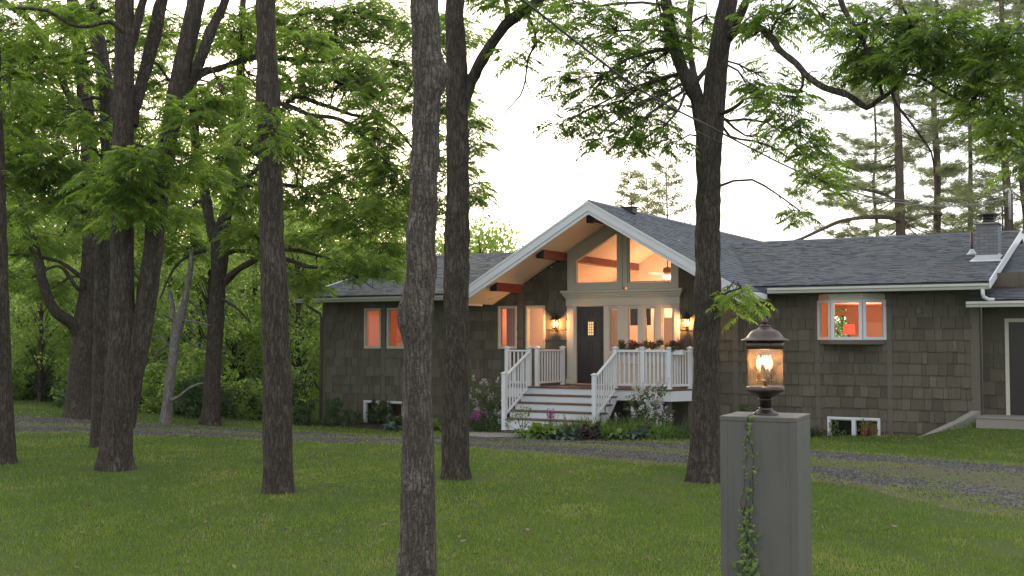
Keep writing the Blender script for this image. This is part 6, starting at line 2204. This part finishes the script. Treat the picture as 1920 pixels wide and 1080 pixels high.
cable('power_cable', 'thick service cable drooping from the upper trees to the mast', [(900, -60, 9), (990, 8, 10.2), (1200, 168, 13), (1320, 232, 15), (1420, 284, 16.6), (1500, 323, 18), (1600, 360, 20), (1700, 382, 22.5), (1800, 386, 26.5), (1891, 372, 31.4)], .012)
cable('phone_wire', 'thin wire running below the service cable', [(1180, 170, 12.5), (1250, 217, 13.6), (1340, 262, 15), (1440, 308, 17), (1600, 366, 20.5), (1892, 388, 31.4)], .005)
bm_ = at(1898, 432, 31.5)
e = thing('service_mast', 'wooden service mast with a grey weatherhead behind the chimney', 'mast', bm_)
one('tube', [(0, 0, -.4), (0, 0, 1.02)], .035, 10).build('pole', M['bark_pine'], e)
one('tube', [(-.05, 0, .3), (-.05, 0, .9), (-.05, 0, 1.08), (-.08, 0, 1.14), (-.14, 0, 1.12), (-.16, 0, 1.05)], .035, 10).build('weatherhead', M['galv'], e)
one('tube', [(-.15, 0, 1.02), (-.18, 0, .85), (-.14, 0, .70), (-.24, 0, .74)], .010, 6).build('wire', M['iron'], e)
bm_ = at(1880, 432, 31.5)
e = thing('conduit_post', 'thin dark conduit post left of the service mast', 'post', bm_)
one('tube', [(0, 0, -.4), (0, 0, .68)], .028, 10).build('pole', M['iron'], e)
one('box', -.05, .05, -.03, .03, .40, .46).build('bracket', M['iron'], e)

def make_litter():
    n = 5200
    y = np.sqrt(RS.uniform(8.8 ** 2, 25 ** 2, n)); x = RS.uniform(-.54, .54, n) * y
    ok = (vnoise(np.c_[x * .8, y * .6, np.zeros(n) + 6]) + RS.uniform(-.2, .2, n) > .5) & (np.abs(drive_pos(x, y)) > .9)
    x, y = x[ok], y[ok]; n = len(x)
    z = gz(x, y) + RS.uniform(.02, .05, n)
    a = RS.uniform(0, 6.28, n); L = RS.uniform(.02, .055, n); twig = RS.uniform(size=n) < .3
    L = np.where(twig, L * 2.6, L); W_ = np.where(twig, .004, L * .32)
    d = np.stack([np.cos(a), np.sin(a), RS.uniform(-.3, .3, n)], -1); sd_ = np.stack([-np.sin(a), np.cos(a), RS.uniform(-.4, .4, n)], -1)
    P = np.stack([x, y, z], -1)
    V = np.stack([P - d * L[:, None], P + sd_ * W_[:, None], P + d * L[:, None], P - sd_ * W_[:, None]], 1)
    t = NT('dry_brown_leaf')
    m = t.pbr(t.ramp(t.attr(), [(0, (.035, .022, .014)), (.6, (.10, .065, .036)), (1, (.22, .16, .09))]), .85)
    tag(np_obj('leaf_litter', V.reshape(-1, 3), np.arange(n * 4).reshape(-1, 4), m, tone=RS.uniform(0, 1, n)), 'dry brown leaves and twigs scattered in the lawn', 'leaf litter', kind='stuff')


make_grass()
make_stones()
make_litter()

# evening air between the lawn and the far trees
t = NT('evening_haze')
pv = t.n('ShaderNodeVolumePrincipled')
pv.inputs['Color'].default_value = (.95, .97, .95, 1); pv.inputs['Density'].default_value = .0002; pv.inputs['Anisotropy'].default_value = .3
t.l(pv.outputs[0], t.out.inputs['Volume'])
hz = MB(); hz.box(-48, 48, -78, 8, -4.5, 22)
tag(hz.build('haze', t.m), 'thin pale evening haze over the garden', 'haze', kind='stuff')

# ------------------------------------------------------------------ light
SUN_EL, SUN_AZ = math.radians(15.0), math.radians(-12)       # low behind the house, a little to the left
W = bpy.data.worlds.new('World'); SC.world = W; W.use_nodes = True
nt = W.node_tree; nt.nodes.clear()
wo = nt.nodes.new('ShaderNodeOutputWorld'); bg = nt.nodes.new('ShaderNodeBackground'); sky = nt.nodes.new('ShaderNodeTexSky')
sky.sky_type = 'NISHITA'; sky.sun_disc = False
sky.sun_elevation = SUN_EL; sky.sun_rotation = SUN_AZ
sky.air_density = 1.0; sky.dust_density = 3.0; sky.ozone_density = 1.0; sky.altitude = 200
mixn = nt.nodes.new('ShaderNodeMix'); mixn.data_type = 'RGBA'; mixn.inputs[0].default_value = .72
mixn.inputs[7].default_value = (8.5, 8.7, 9.0, 1)                    # thin high cloud
nt.links.new(sky.outputs[0], mixn.inputs[6]); nt.links.new(mixn.outputs[2], bg.inputs[0])
bg.inputs[1].default_value = .15
nt.links.new(bg.outputs[0], wo.inputs[0])
sd = bpy.data.lights.new('sun', 'SUN'); sd.energy = 1.5; sd.angle = math.radians(18); sd.color = (1, .86, .68)
so = bpy.data.objects.new('sun', sd); COL.objects.link(so)
dirv = Vector((math.sin(SUN_AZ) * math.cos(SUN_EL), math.cos(SUN_AZ) * math.cos(SUN_EL), math.sin(SUN_EL)))
so.rotation_euler = (-dirv).to_track_quat('-Z', 'Y').to_euler()
so.location = dirv * 60

SC.view_settings.view_transform = 'Standard'; SC.view_settings.look = 'None'
SC.view_settings.exposure = 0.58; SC.view_settings.gamma = 1.0
SC.render.engine = 'CYCLES'
SC.cycles.use_denoising = True
SC.cycles.max_bounces = 8; SC.cycles.diffuse_bounces = 4; SC.cycles.volume_bounces = 2; SC.cycles.glossy_bounces = 3; SC.cycles.transmission_bounces = 4; SC.cycles.transparent_max_bounces = 12
SC.cycles.caustics_reflective = False; SC.cycles.caustics_refractive = False
SC.cycles.sample_clamp_indirect = 6
SC.cycles.use_light_tree = True
